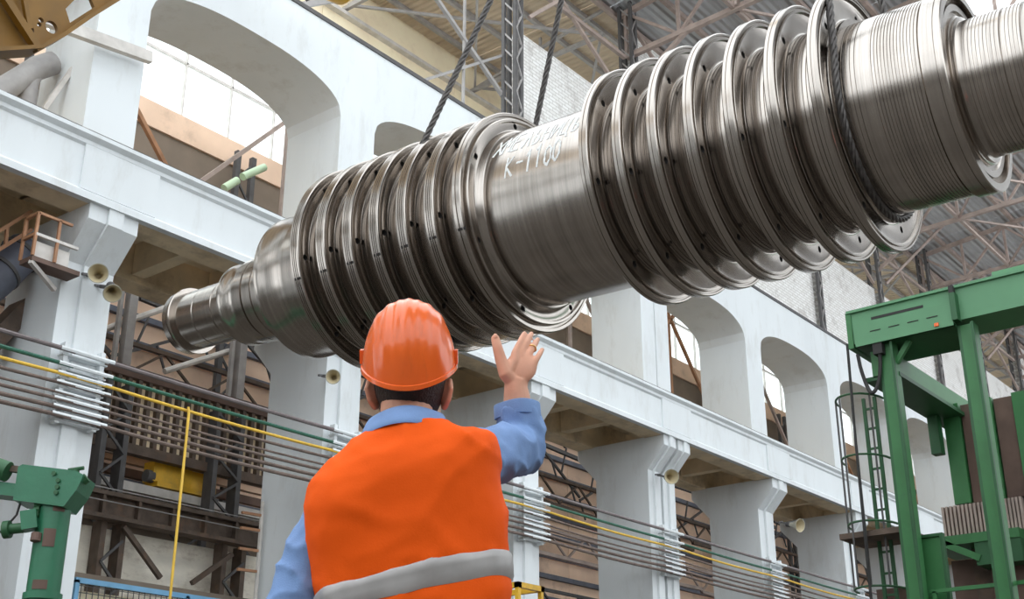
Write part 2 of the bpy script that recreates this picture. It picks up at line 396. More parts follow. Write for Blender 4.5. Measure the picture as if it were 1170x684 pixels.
for i in range(15):
    xc = px0(2+i)+.3
    t = MB(); t.bar((xc, 18.2, zr(18.2)-.25), (xc, 3, zr(3)-.25), .16, .16); t.bar((xc, 18.0, 22.4), (xc, 3, 22.9), .16, .16)
    o = t.build('truss', 'pink_steel', RF)
    q = MB(); n = 8
    for a in range(n):
        y0, y1 = 18.0-1.9*a, 18.0-1.9*(a+1)
        q.bar((xc, y0, 22.4+.033*(18-y0)), (xc, y0, zr(y0)-.25), .1)
        if a % 2: q.bar((xc, y0, 22.4+.033*(18-y0)), (xc, y1, zr(y1)-.25), .09)
        else: q.bar((xc, y1, 22.4+.033*(18-y1)), (xc, y0, zr(y0)-.25), .09)
    q.build('truss_web', 'pink_steel', o)
    # wide knee bracket by the wall and a long tie between trusses
    MB().bar((xc, 17.8, 21.2), (xc, 15.6, 22.6), .12).build('knee_brace', 'pink_steel', o)
    if i < 14:
        b = MB(); b.bar((xc, 14.2, 22.55), (xc+6, 14.2, 22.55), .12); b.bar((xc, 14.2, 22.55), (xc+6, 10.4, 22.7), .08); b.bar((xc, 10.4, 22.7), (xc+6, 14.2, 22.55), .08)
        b.build('roof_tie', 'pink_steel', RF)
# the other half of the roof, over the near side of the hall
for i in range(12):
    MB().box((0, -16, 25.1), (11.98, -3.5, 25.2)).build('roof_sheet', 'roof_grey', RF, loc=(-30+12*i, 0, 0))
for i in range(7):
    MB().box((0, 18.5, 24.2), (5.96, 24.4, 24.26)).build('roof_sheet', 'roof_brown', RF, loc=(-31+6*i-1.5, 0, 0))
# aisle roof behind the arcade
for i in range(15):
    xa = 21.5+6*i
    MB().box((0, 18.5, 24.2), (5.96, 24.4, 24.26)).build('roof_sheet', 'roof_brown', RF, loc=(xa, 0, 0))
    b = MB(); b.bar((xa+.3, 18.5, 23.2), (xa+.3, 24, 23.2), .12); b.bar((xa+.3, 18.5, 24.1), (xa+.3, 24, 23.2), .09); b.bar((xa+.3, 21, 24.1), (xa+.3, 21, 23.2), .08)
    b.bar((xa+.3, 18.6, 23.2), (xa+6.3, 23.8, 23.3), .08); b.bar((xa+.3, 23.8, 23.3), (xa+6.3, 18.6, 23.2), .08)
    b.build('aisle_truss', 'grey_steel', RF)
for y in (19.2, 20.6, 22, 23.4):
    MB().box((21, y-.06, 24.04), (110, y+.06, 24.2)).build('purlin', 'grey_steel', RF)

# far wall of the aisle: sheets, purlins, window strip
WF = empty('wall_far', kind='structure')
YA = 24.0
for i in range(20):
    xa = -9+6*i
    MB().box((0, YA, 0), (5.98, YA+.15, 6.7)).build('wall_sheet', 'grey_brown_sheet', WF, loc=(xa, 0, 0))
    for z0 in (6.7, 8.0, 9.3, 10.6, 11.9, 13.2):
        MB().box((0, YA-.02, z0), (5.98, YA+.1, z0+1.28)).build('wall_sheet', 'tan_sheet', WF, loc=(xa, 0, 0))
    MB().box((0, YA-.05, 14.5), (5.98, YA+.1, 16.3)).build('wall_sheet', 'grey_brown_sheet', WF, loc=(xa, 0, 0))
    MB().box((0, YA-.12, 16.3), (5.98, YA+.1, 17.0)).build('sill_board', 'tan_sheet', WF, loc=(xa, 0, 0))
    for z0 in (20.5, 21.8, 23.05):
        MB().box((0, YA, z0), (5.98, YA+.1, z0+1.24)).build('wall_board', 'tan_board', WF, loc=(xa, 0, 0))
    for z0 in (1.6, 3.0, 4.3, 5.5, 6.7, 7.4, 8.05, 8.7, 9.35, 10.0, 10.65, 11.3, 11.95, 12.6, 13.25, 13.9, 14.45):
        MB().box((0, YA-.16, z0-.06), (6, YA-.02, z0+.08)).build('wall_purlin', 'duct_blue', WF, loc=(xa, 0, 0))
    for z0 in (21.75, 23.0):
        MB().box((0, YA-.2, z0-.05), (6, YA, z0+.07)).build('wall_purlin', 'pale_steel', WF, loc=(xa, 0, 0))
    # lattice frame standing before the sheets
    b = MB()
    b.bar((xa+3, YA-.5, 0), (xa+3, YA-.5, 16.5), .14); b.bar((xa+3.5, YA-.5, 0), (xa+3.5, YA-.5, 16.5), .14)
    b.build('wall_post', 'dark_steel', WF)
    b = MB(); z = 8.5; j = 0
    while z < 16:
        s_ = j % 2; b.bar((xa+3+.5*s_, YA-.52, z), (xa+3.5-.5*s_, YA-.52, z+.6), .05); z += .6; j += 1
    for (xx, zz, x2, z2) in ((0, 10, 3, 11.6), (3.5, 11.6, 6, 10.1), (0, 12.3, 3, 12.9), (3.5, 12.9, 6, 12.2)):
        b.bar((xa+xx, YA-.5, zz), (xa+x2, YA-.5, z2), .07)
        for t in range(5):
            f_ = t/5; p = Vector((xa+xx+(x2-xx)*f_, YA-.5, zz+(z2-zz)*f_)); b.bar(p, p+Vector((.3, 0, .9 if t % 2 else -.6)), .045)
    b.build('wall_lattice', 'dark_steel', WF)
    # long roof-truss like bracing standing in the aisle
    rb = random.Random(i)
    for q in range(5):
        z0 = 4.2+1.75*q; b = MB(); Yq = 22.6+.25*(q % 2)
        b.bar((xa, Yq, z0), (xa+6, Yq, z0+rb.uniform(-.3, .3)), .11); b.bar((xa, Yq, z0+.75), (xa+6, Yq, z0+.75), .09)
        for t in range(6): b.bar((xa+t, Yq, z0+(.75 if t % 2 else 0)), (xa+t+1, Yq, z0+(0 if t % 2 else .75)), .055)
        b.build('aisle_truss', ('rusty_steel', 'dark_steel', 'pink_steel')[q % 3], WF)
    # braces before the dark band, seen through the arches
    b = MB(); b.bar((xa, 21.5, 13.4), (xa+3.2, 21.5, 17.0), .1); b.bar((xa+6, 21.5, 13.4), (xa+2.8, 21.5, 17.0), .1); b.bar((xa+3, 21.6, 13), (xa+3, 21.6, 17.6), .09)
    b.build('aisle_brace', 'orange_rail' if i % 2 else 'pink_steel', WF)
    # window strip: frame bars and panes
    wf = MB()
    for z0 in (17.0, 18.6, 20.3): wf.box((xa, YA, z0), (xa+6, YA+.1, z0+.06))
    for j in range(4): wf.box((xa+1.5*j, YA, 17.0), (xa+1.5*j+.035, YA+.1, 20.4))
    fr = wf.build('window_%d' % (i+1), 'pale_steel'); tag(fr, None, None, kind='structure')
    for j in range(4):
        for z0, z1 in ((17.1, 18.6), (18.7, 20.3)):
            MB().box((xa+1.5*j+.07, YA+.04, z0), (xa+1.5*j+1.5, YA+.05, z1)).build('pane', 'pane_glass', fr)
# pale tie bar crossing the first pier and grey pipework in the bay left of it
MB().bar(atY(40, 18, 17.45), atY(172, 66, 17.45), .12, .22, up=(0, 0, 1)).build('tie_bar', 'pale_steel', WL)
gp = MB()
gp.tube([atY(-10, 110, 18.8), atY(20, 92, 18.8), atY(42, 78, 18.8), atY(60, 72, 18.8)], .22, 14)
gp.tube([atY(30, 130, 18.8), atY(34, 95, 18.8), atY(42, 78, 18.8)], .16, 14)
gp.build('pipe_bend', 'grey_steel', WL, smooth=True)
MB().bar(atY(50, 125, 18.4), atY(110, 40, 18.4), .08).build('tie_bar', 'pale_steel', WL)

# ================================================================= THE ROTOR
RP = Vector((8.226, 2.967, 5.506))
hd, ti = R_(91.577), R_(1.4919)
RD = Vector((math.cos(hd)*math.cos(ti), math.sin(hd)*math.cos(ti), math.sin(ti)))   # along the axis, away from the viewer
RX = -(RD.cross(Vector((0, 0, 1))).normalized()); RY = (-RX).cross(RD)
RM = Matrix(((RX.x, RY.x, RD.x, RP.x), (RX.y, RY.y, RD.y, RP.y), (RX.z, RY.z, RD.z, RP.z), (0, 0, 0, 1)))
ROT = empty('turbine_rotor', label='huge turned steel turbine rotor with rows of discs hanging from wire ropes', cat='turbine rotor')
ROT.matrix_world = RM
def rpt(s, r, phi): return RM @ Vector((r*math.cos(phi), r*math.sin(phi), s))
NSEG = 144
def grooves(z0, z1, r, pitch=.034, wd=.009, dp=.008):
    out = [(z0, r)]; z = z0-pitch/2
    while z-wd > z1:
        out += [(z, r), (z-.001, r-dp), (z-wd, r-dp), (z-wd-.001, r)]; z -= pitch
    out.append((z1, r)); return out
def holes(me, zc, rr, n, ph, rad=.029, dz=.2):
    me.materials.append(MATS['rotor_steel']); o = bpy.data.objects.new('tmp', me); COL.objects.link(o)
    c = MB()
    for i in range(n):
        a = ph+2*PI*i/n; p = Vector((rr*math.cos(a), rr*math.sin(a), zc))
        c.tube([p-Vector((0, 0, dz)), p+Vector((0, 0, dz))], rad, 14)
    cm = c.mesh('tmpc'); cm.materials.append(MATS['bar_dark']); co = bpy.data.objects.new('tmpc', cm); COL.objects.link(co)  # bore walls coloured dark: the shade inside the holes is painted in
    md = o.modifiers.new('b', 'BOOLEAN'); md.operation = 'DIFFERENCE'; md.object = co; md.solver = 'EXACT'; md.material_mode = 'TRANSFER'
    bake(o); me2 = o.data
    bpy.data.objects.remove(o); bpy.data.objects.remove(co)
    return me2
def rotor_part(name, prof, loc=0.0, hole=None):
    m = MB().lathe(prof+[prof[0]], NSEG); me = m.mesh(name)
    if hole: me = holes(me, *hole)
    if not hole: me.materials.append(MATS['rotor_steel'])
    o = link(name, me, ROT, (0, 0, loc)); shade(o, 28); return o
RI = .30   # bore: every part is a ring round it
# turned discs: z falls towards the viewer
def disc_prof(hub, hub_len, wide, groove_rim, hub_grooves):
    w_ = wide
    p = [(0, RI), (0, .90), (-.004, .985), (-.012, .995), (-.012, 1.018), (-.02, 1.026)]
    if groove_rim:
        for z in (-.04, -.062, -.084): p += [(z, 1.026), (z-.002, 1.018), (z-.007, 1.018), (z-.009, 1.026)]
    else:
        p += [(-.045, 1.026), (-.047, 1.020), (-.054, 1.020), (-.056, 1.026)]
    p += [(-w_+.008, 1.026), (-w_, 1.018), (-w_, 1.004), (-w_+.012, 1.000), (-w_+.012, .986), (-w_-.004, .982), (-w_-.004, .968), (-w_+.022, .962), (-w_+.03, .945), (-w_+.03, hub+.022)]
    for i in range(1, 4):
        t = i/3*PI/2; p.append((-w_+.03-.018*(1-math.cos(t)), hub+.022*(1-math.sin(t))))
    z1 = -w_+.03-.018
    p += (grooves(z1, -hub_len, hub) if hub_grooves else [(z1, hub), (-hub_len, hub)])
    p += [(-hub_len, RI)]
    return p
RS = [2.108, 1.80, 1.485, 1.168, .833, .496, .160]
LS = [5.388, 5.050, 4.712, 4.382, 4.056, 3.732]
prR = disc_prof(.79, .345, .095, False, True)
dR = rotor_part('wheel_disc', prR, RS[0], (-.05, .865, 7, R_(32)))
for s in RS[1:6]: link('wheel_disc', dR.data, ROT, (0, 0, s))
prR7 = disc_prof(.79, .1, .095, False, False)
prR7 = [p for p in prR7 if p[0] > -.125]+[(-.125, .79), (-.125, RI)]
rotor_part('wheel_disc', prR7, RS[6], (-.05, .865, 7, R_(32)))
prL = disc_prof(.86, .345, .125, True, False)
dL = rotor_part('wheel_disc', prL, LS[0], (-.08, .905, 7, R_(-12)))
for s in LS[1:]: link('wheel_disc', dL.data, ROT, (0, 0, s))
# last disc of the far row: stepped face towards the drum
p7 = [(0, RI), (0, .90), (-.012, .995), (-.012, 1.018), (-.02, 1.026), (-.05, 1.026), (-.052, 1.018), (-.06, 1.018), (-.062, 1.026), (-.10, 1.026), (-.108, 1.018), (-.108, .992),
      (-.092, .986), (-.092, .966), (-.132, .960), (-.14, .952), (-.14, .932), (-.116, .924), (-.116, .862), (-.124, .845), (-.15, .832), (-.19, .825), (-.196, .815), (-.196, RI)]
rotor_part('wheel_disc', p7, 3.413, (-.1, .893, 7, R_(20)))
# plain drum between the two rows
rotor_part('drum', [(3.23, RI), (3.23, .80), (2.10, .80), (2.10, RI)])
# grooved drum towards the viewer
pd = [(.06, RI), (.06, .745)]+grooves(.03, -.10, .745)[1:]+grooves(-.20, -.55, .745, .024)+[(-.55, .75), (-.555, .735), (-.567, .735), (-.57, .765), (-.59, .765), (-.665, .765), (-.667, .758), (-.675, .758), (-.677, .765), (-.715, .765), (-.722, .757)]
pd += [(-.722, .70), (-.66, .695), (-.66, .655), (-.70, .65), (-.70, .60), (-.68, .59), (-.68, RI)]
rotor_part('grooved_drum', pd)
# shaft towards the viewer
ps = [(-.66, RI), (-.66, .56), (-.705, .56), (-.71, .545), (-.73, .545), (-.735, .515), (-.76, .51)]+grooves(-.78, -1.03, .51, .026)+[(-1.03, .51), (-1.032, .485), (-1.05, .485), (-1.052, .51)]+grooves(-1.06, -1.17, .51, .026)
ps += [(-1.17, .485), (-1.19, .485), (-1.19, .50), (-1.7, .50), (-1.7, .42), (-2.3, .42), (-2.3, .60), (-2.5, .60), (-2.5, RI)]
rotor_part('shaft', ps)
# far end: shoulder, stepped shaft, coupling flange
pf = [(6.205, RI), (6.205, .60), (6.20, .735), (6.19, .748), (6.12, .748), (6.10, .742), (5.80, .742), (5.79, .752), (5.60, .756), (5.55, .79), (5.37, .79), (5.37, RI)]
rotor_part('shoulder', pf)
pn = [(7.115, RI), (7.115, .43), (7.10, .447), (7.00, .447), (6.98, .437), (6.86, .437), (6.85, .455), (6.73, .455), (6.725, .435), (6.705, .435), (6.70, .46), (6.58, .46), (6.575, .45), (6.40, .45), (6.39, .475), (6.27, .475), (6.20, .475), (6.20, RI)]
rotor_part('stepped_shaft', pn)
rotor_part('journal', [(7.975, .05), (7.975, .325), (7.66, .325), (7.655, .318), (7.64, .318), (7.635, .328), (7.35, .328), (7.345, .320), (7.33, .320), (7.325, .328), (7.11, .328), (7.11, .05)])
rotor_part('coupling_flange', [(8.118, .05), (8.118, .345), (8.108, .357), (8.03, .362), (8.025, .352), (8.015, .352), (8.01, .372), (7.985, .378), (7.97, .372), (7.97, .05)])
# blade locking notches on the far row of rims
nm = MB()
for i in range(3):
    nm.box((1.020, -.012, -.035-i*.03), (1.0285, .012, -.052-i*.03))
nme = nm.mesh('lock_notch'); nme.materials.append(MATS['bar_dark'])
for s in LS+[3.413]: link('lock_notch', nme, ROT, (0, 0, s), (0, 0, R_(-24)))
# chalk lettering on the drum
GL = {'Х': [[(0, 0), (1, 1)], [(0, 1), (1, 0)]], 'М': [[(0, 0), (.1, 1), (.5, .35), (.9, 1), (1, 0)]], 'Е': [[(.9, 1), (0, 1), (0, 0), (.9, 0)], [(0, .5), (.7, .5)]],
      'Л': [[(0, 0), (.25, .2), (.5, 1), (.95, 0)]], 'Ь': [[(.1, 1), (.1, 0), (.6, 0), (.85, .2), (.6, .45), (.1, .45)]], 'Н': [[(0, 0), (0, 1)], [(0, .5), (.9, .5)], [(.9, 0), (.9, 1)]],
      'И': [[(0, 1), (0, 0), (.9, 1), (.9, 0)]], 'Ц': [[(0, 1), (0, 0), (.85, 0), (1, -.2)], [(.8, 1), (.8, 0)]], 'К': [[(0, 0), (0, 1)], [(.8, 1), (0, .5), (.9, 0)]], '-': [[(.1, .5), (.9, .5)]],
      '1': [[(.15, .75), (.5, 1), (.5, 0)]], '0': [[(.5, 1), (.9, .8), (.95, .3), (.55, 0), (.15, .15), (.1, .75), (.5, 1)]]}
rnd = random.Random(3)
def chalk(text, s0, s1, f0, f1, hgt, thick):
    n = len(text); wch = (s1-s0)/n
    for i, ch in enumerate(text):
        jx, jf, sc = rnd.uniform(-.01, .01), rnd.uniform(-.012, .012), rnd.uniform(.85, 1.1)
        ck = MB()
        for st in GL[ch]:
            pts = []
            for a in range(len(st)-1):
                for t in range(6):
                    f_ = t/6; pts.append((st[a][0]+(st[a+1][0]-st[a][0])*f_, st[a][1]+(st[a+1][1]-st[a][1])*f_))
            pts.append(st[-1])
            P = []
            for (u, v) in pts:
                s = s0+wch*(i+.08+.74*u+.12*v)+jx; fi = f0+(f1-f0)*((i+u)/n)+jf+hgt*sc*v+rnd.uniform(-.003, .003)
                P.append((s, fi))
            for a in range(len(P)-1):       # flat chalk ribbons lying on the steel
                (sa, fa), (sb, fb) = P[a], P[a+1]
                d = Vector((sb-sa, (fb-fa)*.8)); 
                if d.length < 1e-6: continue
                q = Vector((-d.y, d.x)).normalized()*thick*rnd.uniform(.6, 1.1)/2
                d = d.normalized()*thick*.3
                vs = []
                for (s, fi, sg, e) in ((sa, fa, 1, -1), (sb, fb, 1, 1), (sb, fb, -1, 1), (sa, fa, -1, -1)):
                    ss = s+q.x*sg+d.x*e; ff = fi+(q.y*sg+d.y*e)/.8
                    vs.append((.8022*math.cos(ff), .8022*math.sin(ff), ss))
                ck.poly(vs, [(0, 1, 2, 3)])
        cme = ck.mesh('chalk_letter'); cme.materials.append(MATS['chalk']); link('chalk_letter', cme, ROT)['label'] = 'white hand-chalked letter on the drum'
chalk('ХМЕЛЬНИЦЬК', 3.19, 2.17, R_(22), R_(22), .27, .022)
chalk('К-1100', 3.0, 2.42, R_(2), R_(2), .27, .021)

# ----------------------------------------------------------------- wire ropes
def rope_mesh(path, rad, twist=.30, strands=4):
    pts = [Vector(p) for p in path]
    # resample
    L = [0]
    for a, b in zip(pts, pts[1:]): L.append(L[-1]+(b-a).length)
    step = .028; n = int(L[-1]/step); P = []; j = 0
    for i in range(n+1):
        t = L[-1]*i/n
        while j < len(L)-2 and L[j+1] < t: j += 1
        P.append(pts[j].lerp(pts[j+1], (t-L[j])/(L[j+1]-L[j])))
    fr = []; u = None
    for i in range(len(P)):
        d = (P[min(i+1, n)]-P[max(i-1, 0)]).normalized()
        u = d.orthogonal().normalized() if u is None else (u-d*u.dot(d)).normalized()
        fr.append((u, d.cross(u)))
    m = MB()
    for k in range(strands):
        q = []
        for i, p in enumerate(P):
            a = 2*PI*(k/strands+L[-1]*i/n/twist); q.append(p+(fr[i][0]*math.cos(a)+fr[i][1]*math.sin(a))*rad*.60)
        m.tube(q, rad*.44, 6)
    return m
def sling(s, r, hook, lab, phi_up_near, phi_up_far):
    wr = []
    tn, tf = phi_up_near, phi_up_far
    n = 40
    # from the hook down the near side, under the rotor, up the far side back to the hook
    arc = [rpt(s, r, tn-(tn-tf)*i/n) for i in range(n+1)]
    hk = Vector(hook)
    path = [hk]+arc+[hk+Vector((.08, 0, 0))]
    o = rope_mesh(path, .03).build('wire_rope', 'rope_steel', smooth=True, angle=60)
    tag(o, lab, 'rope', 'wire rope slings of the rotor')
    return o
sling(4.105, .892, (8.15, 5.27, 10.56), 'twisted steel wire rope sling wrapped between the discs of the far row', R_(28), R_(-208))
sling(.035, .78, (7.75, 3.02, 10.4), 'twisted steel wire rope sling wrapped around the grooved drum beside the nearest disc', R_(8), R_(-195))
def hook(loc, lab):
    x, y, z = loc
    e = empty('crane_hook', (x, y, z), lab, 'hook', 'crane hooks above the rotor')
    MB().prism([(x-.22, z+.55), (x+.22, z+.55), (x+.26, z+.75), (x+.26, z+1.25), (x+.16, z+1.4), (x-.16, z+1.4), (x-.26, z+1.25), (x-.26, z+.75)], y-.14, y+.14, 1).build('hook_block', 'yellow_paint', e)
    pts = [(x, y, z+.6)]+[(x+.03+.2*math.sin(a), y, z+.13+.2*math.cos(a)) for a in [R_(t) for t in range(0, 260, 20)]]
    MB().tube(pts, [.06]*6+[.07]*4+[.05]*(len(pts)-10), 10).build('hook_curve', 'dark_steel', e, smooth=True)
    MB().tube([(x-.15, y, z+1.3), (x-.15, y, z+16)], .02, 6).tube([(x+.15, y, z+1.3), (x+.15, y, z+16)], .02, 6).build('hoist_cable', 'rope_steel', e)
hook((8.15, 5.27, 10.5), 'yellow crane hook block holding the sling of the far disc row')
hook((7.75, 3.02, 10.34), 'yellow crane hook block holding the sling of the grooved drum')

# ================================================================= THE MAN
# local frame of the figure: x to his right, y the way he faces, z up
MO = Vector(CAM + np.array([math.cos(HEAD), math.sin(HEAD), 0])*2.74 + RGT*(-.24)); MO.z = 0
MAN = empty('person', MO, 'man in orange safety vest and hard hat seen from behind, raising his right hand', 'person', rz=HEAD-PI/2)
MIV = (Matrix.Translation(MO) @ Matrix.Rotation(HEAD-PI/2, 4, 'Z')).inverted()
def ml(x, y, d): return MIV @ atD(x, y, d)
def displace(me, fn):
    cn = [(v.co.copy(), v.normal.copy()) for v in me.vertices]
    fl_ = []
    for c, n in cn: fl_ += list(fn(c, n))
    me.vertices.foreach_set('co', fl_); me.update()
def part(name, mb, m, parent=None, voxel=None, smooth_it=0, angle=60, subsurf=0, disp=None):
    me = mb.mesh(name) if isinstance(mb, MB) else mb
    me.materials.clear(); me.materials.append(MATS[m])
    o = link(name, me, parent or MAN)
    if voxel:
        md = o.modifiers.new('r', 'REMESH'); md.mode = 'VOXEL'; md.voxel_size = voxel
    if smooth_it:
        md = o.modifiers.new('s', 'SMOOTH'); md.iterations = smooth_it; md.factor = .5
    if subsurf:
        md = o.modifiers.new('u', 'SUBSURF'); md.levels = subsurf; md.render_levels = subsurf
    if voxel or smooth_it or subsurf: bake(o); o.data.materials.clear(); o.data.materials.append(MATS[m])
    if disp:
        displace(o.data, disp)
    shade(o, angle)
    return o
def loft(rings, n=40, m=None, cap=True):
    # rings: (centre x, centre y, z, half width, half depth, squareness, shear dz/dx)
    m = m or MB(); base = len(m.v)
    for (cx, cy, z, a, b, e, shr) in rings:
        for j in range(n):
            t = 2*PI*j/n; c, s = math.cos(t), math.sin(t)
            x = cx+a*math.copysign(abs(c)**(2/e), c); y = cy+b*math.copysign(abs(s)**(2/e), s)
            m.v.append((x, y, z+shr*(x-cx)))
    k = len(rings)
    for i in range(k-1):
        for j in range(n):
            p = base+i*n+j; q = base+i*n+(j+1) % n; m.f.append((p, q, q+n, p+n))
    if cap:
        m.f.append(tuple(base+j for j in reversed(range(n)))); m.f.append(tuple(base+(k-1)*n+j for j in range(n)))
    return m
def ell(m, c, r, rot=None, nu=24, nv=16, fn=None):
    base = len(m.v); rot = rot or Matrix.Identity(3); c = Vector(c)
    for i in range(nv+1):
        th = PI*i/nv
        for j in range(nu):
            ph = 2*PI*j/nu
            v = Vector((r[0]*math.sin(th)*math.cos(ph), r[1]*math.sin(th)*math.sin(ph), r[2]*math.cos(th)))
            if fn: v = fn(v)
            m.v.append(tuple(c+rot @ v))
    for i in range(nv):
        for j in range(nu):
            p = base+i*nu+j; q = base+i*nu+(j+1) % nu; m.f.append((p, q, q+nu, p+nu))
    return m
SH = .235
shoR, elbR, wriR = Vector((.16, .03, 1.378)), ml(595, 510, 3.07), ml(589.5, 441, 3.10)
shoL, elbL, wriL = Vector((-.168, .015, 1.265)), Vector((-.250, .03, 1.02)), Vector((-.25, .16, .81))
TILT = Matrix.Rotation(R_(-27), 3, 'X').inverted()      # head thrown back to look up
TB = Matrix.Rotation(R_(27), 3, 'X')
HC = Vector((0.004, .015, 1.565))
# --- body: one continuous surface
b = MB()
loft([(.03, .06, .86, .165, .11, 2.3, 0), (.03, .06, .95, .175, .115, 2.3, .1), (.025, .055, 1.08, .165, .11, 2.3, .15), (.01, .03, 1.22, .175, .115, 2.4, .2), (0, .01, 1.32, .18, .11, 2.4, SH), (0, .0, 1.38, .14, .085, 2.2, SH), (0, 0, 1.42, .07, .065, 2, .1)], 36, b)
b.tube([(0, .0, 1.38), (0, -.012, 1.44), (0, -.005, 1.50), (0, .02, 1.55)], [.066, .060, .060, .062], 20)
def skull(v):
    # v in the head frame: y forward, z up
    z = v.z/.118
    k = 1-.22*max(0, -z)**1.5
    v.x *= k
    if v.y > 0: v.y *= 1-.10*max(0, -z)
    else: v.y *= 1-.30*max(0, -z)**1.3
    return v
ell(b, HC, (.077, .098, .118), TB, fn=skull)
def hp(x, y, z): return HC+TB @ Vector((x, y, z))
b.tube([hp(0, .088, .015), hp(0, .112, -.012), hp(0, .105, -.03)], [.010, .014, .010], 10)          # nose
b.tube([hp(-.026, .086, -.058), hp(0, .092, -.057), hp(.026, .086, -.058)], [.006, .009, .006], 8)    # lips
ell(b, hp(0, .078, -.092), (.024, .018, .018), TB, 12, 8)                                            # chin
for s_ in (-1, 1):
    ell(b, hp(.030*s_, .083, .014), (.015, .010, .010), TB, 12, 8)
    # ear: outer shell with a folded rim
    ell(b, hp(.081*s_, -.016, -.026), (.013, .022, .034), TB @ Matrix.Rotation(R_(20*s_), 3, 'Z'), 14, 10)
    b.tube([hp(.083*s_, .0, -.006), hp(.093*s_, -.018, .006), hp(.096*s_, -.036, -.010), hp(.090*s_, -.036, -.036), hp(.080*s_, -.022, -.056), hp(.076*s_, -.008, -.058)], [.006, .007, .007, .007, .008, .006], 8)
# arms under the sleeves, bare wrists
b.tube([shoR-Vector((.05, 0, .02)), shoR, shoR.lerp(elbR, .5), elbR, elbR.lerp(wriR, .35), wriR.lerp(elbR, .12), wriR, wriR.lerp(ml(596, 420, 3.11), .4)], [.055, .052, .046, .042, .041, .032, .0295, .026], 18)
b.tube([shoL+Vector((.05, 0, .02)), shoL, shoL.lerp(elbL, .5), elbL, elbL.lerp(wriL, .35), wriL], [.055, .052, .046, .042, .041, .027], 18)
# right hand, back towards the viewer
def chain(pts, rads, n=12): b.tube(pts, rads, n)
kn = [ml(588.5, 402.5, 3.12), ml(596.6, 400, 3.13), ml(604.8, 403.5, 3.13), ml(612.3, 411, 3.12)]
tp = [ml(599.5, 380.0, 3.175), ml(607.6, 380.5, 3.19), ml(614.6, 387.0, 3.19), ml(619.6, 399.0, 3.165)]
for i, (k_, t_) in enumerate(zip(kn, tp)):
    away = Vector((0, .010, .004))
    mid = k_.lerp(t_, .45)-away*.6; tip = t_
    chain([wriR.lerp(k_, .35), wriR.lerp(k_, .8), k_, mid, k_.lerp(tip, .75)-away*.3, tip], [.019, .0145, .0094-.0010*(i == 3), .0084-.0010*(i == 3), .0078-.0010*(i == 3), .0060], 12)
    ell(b, tip-(tip-mid).normalized()*.003, (.0064, .0064, .0064), None, 10, 8)
tb = [ml(586, 436, 3.095), ml(578, 427, 3.09), ml(572.0, 410, 3.10), ml(568.5, 397, 3.105), ml(566.0, 387, 3.115)]
chain(tb, [.019, .0185, .0148, .0128, .0112], 14)
ell(b, tb[-1], (.0112, .0112, .0118), None, 12, 8)
ell(b, ml(595.5, 419, 3.112), (.040, .0165, .046), Matrix.Rotation(R_(-10), 3, 'X') @ Matrix.Rotation(R_(14), 3, 'Y'), 20, 14)
chain([ml(580, 425, 3.09), ml(588, 412, 3.11), kn[0]], [.014, .013, .010], 10)     # web of the thumb
# left hand, hanging, slightly curled
dl = (wriL-elbL).normalized(); fw = Vector((0, 1, 0))
for i in range(4):
    o_ = Vector((.004*i, .03-.019*i, 0)); k_ = wriL+dl*.09+o_; 
    chain([wriL+dl*.02+o_*.6, k_, k_+dl*.035+Vector((.008, 0, -.006)), k_+dl*.055+Vector((.022, 0, -.02))], [.015, .0105, .009, .0075], 10)
chain([wriL+dl*.01, wriL+dl*.045+Vector((0, .04, .0)), wriL+dl*.085+Vector((.005, .052, -.01))], [.016, .012, .009], 10)
# legs
for s_ in (-1, 1):
    b.tube([(.03+.085*s_, .06, .90), (.03+.09*s_, .06, .72), (.03+.095*s_, .07, .48), (.03+.098*s_, .05, .30), (.03+.10*s_, .04, .09)], [.085, .08, .056, .056, .042], 18)
    b.tube([(.03+.10*s_, .0, .05), (.03+.11*s_, .10, .045), (.03+.118*s_, .19, .035)], [.04, .04, .03], 12)
body = part('body', b, 'skin', voxel=.0029, smooth_it=3)
# --- fingernail of the thumb and ring
nl = MB(); ell(nl, tb[-1]+Vector((0, -.0092, .004)), (.006, .003, .0078), Matrix.Rotation(R_(-15), 3, 'X'), 10, 8)
part('thumbnail', nl, 'skin')
rp = kn[2].lerp(tp[2], .33)-Vector((0, .0035, .001)); rdv = (tp[2]-kn[2]).normalized(); ru = rdv.orthogonal().normalized(); rv = rdv.cross(ru)
rg = MB(); pts = [rp+(ru*math.cos(a)+rv*math.sin(a))*.0100 for a in [2*PI*i/24 for i in range(25)]]
rg.tube(pts, .0019, 8); part('ring', rg, 'gold')['label'] = 'gold ring on the ring finger'
# --- hair below the helmet
hm = MB()
def hairf(v):
    v = skull(v)
    return v
ell(hm, HC+TB @ Vector((0, -.006, .004)), (.0785, .099, .118), TB, 32, 22, hairf)
hm2 = MB(); keep = []
for f_ in hm.f:
    cpt = sum((Vector(hm.v[i]) for i in f_), Vector())/len(f_); l = TB.inverted() @ (cpt-HC)
    if l.y < -.012 and l.z > -.088-.1*l.y*0: keep.append(f_)
hm2.v = hm.v; hm2.f = keep
ho = part('hair', hm2, 'hair')
md = ho.modifiers.new('t', 'SOLIDIFY'); md.thickness = .012; md.offset = 0; bake(ho); shade(ho, 60)
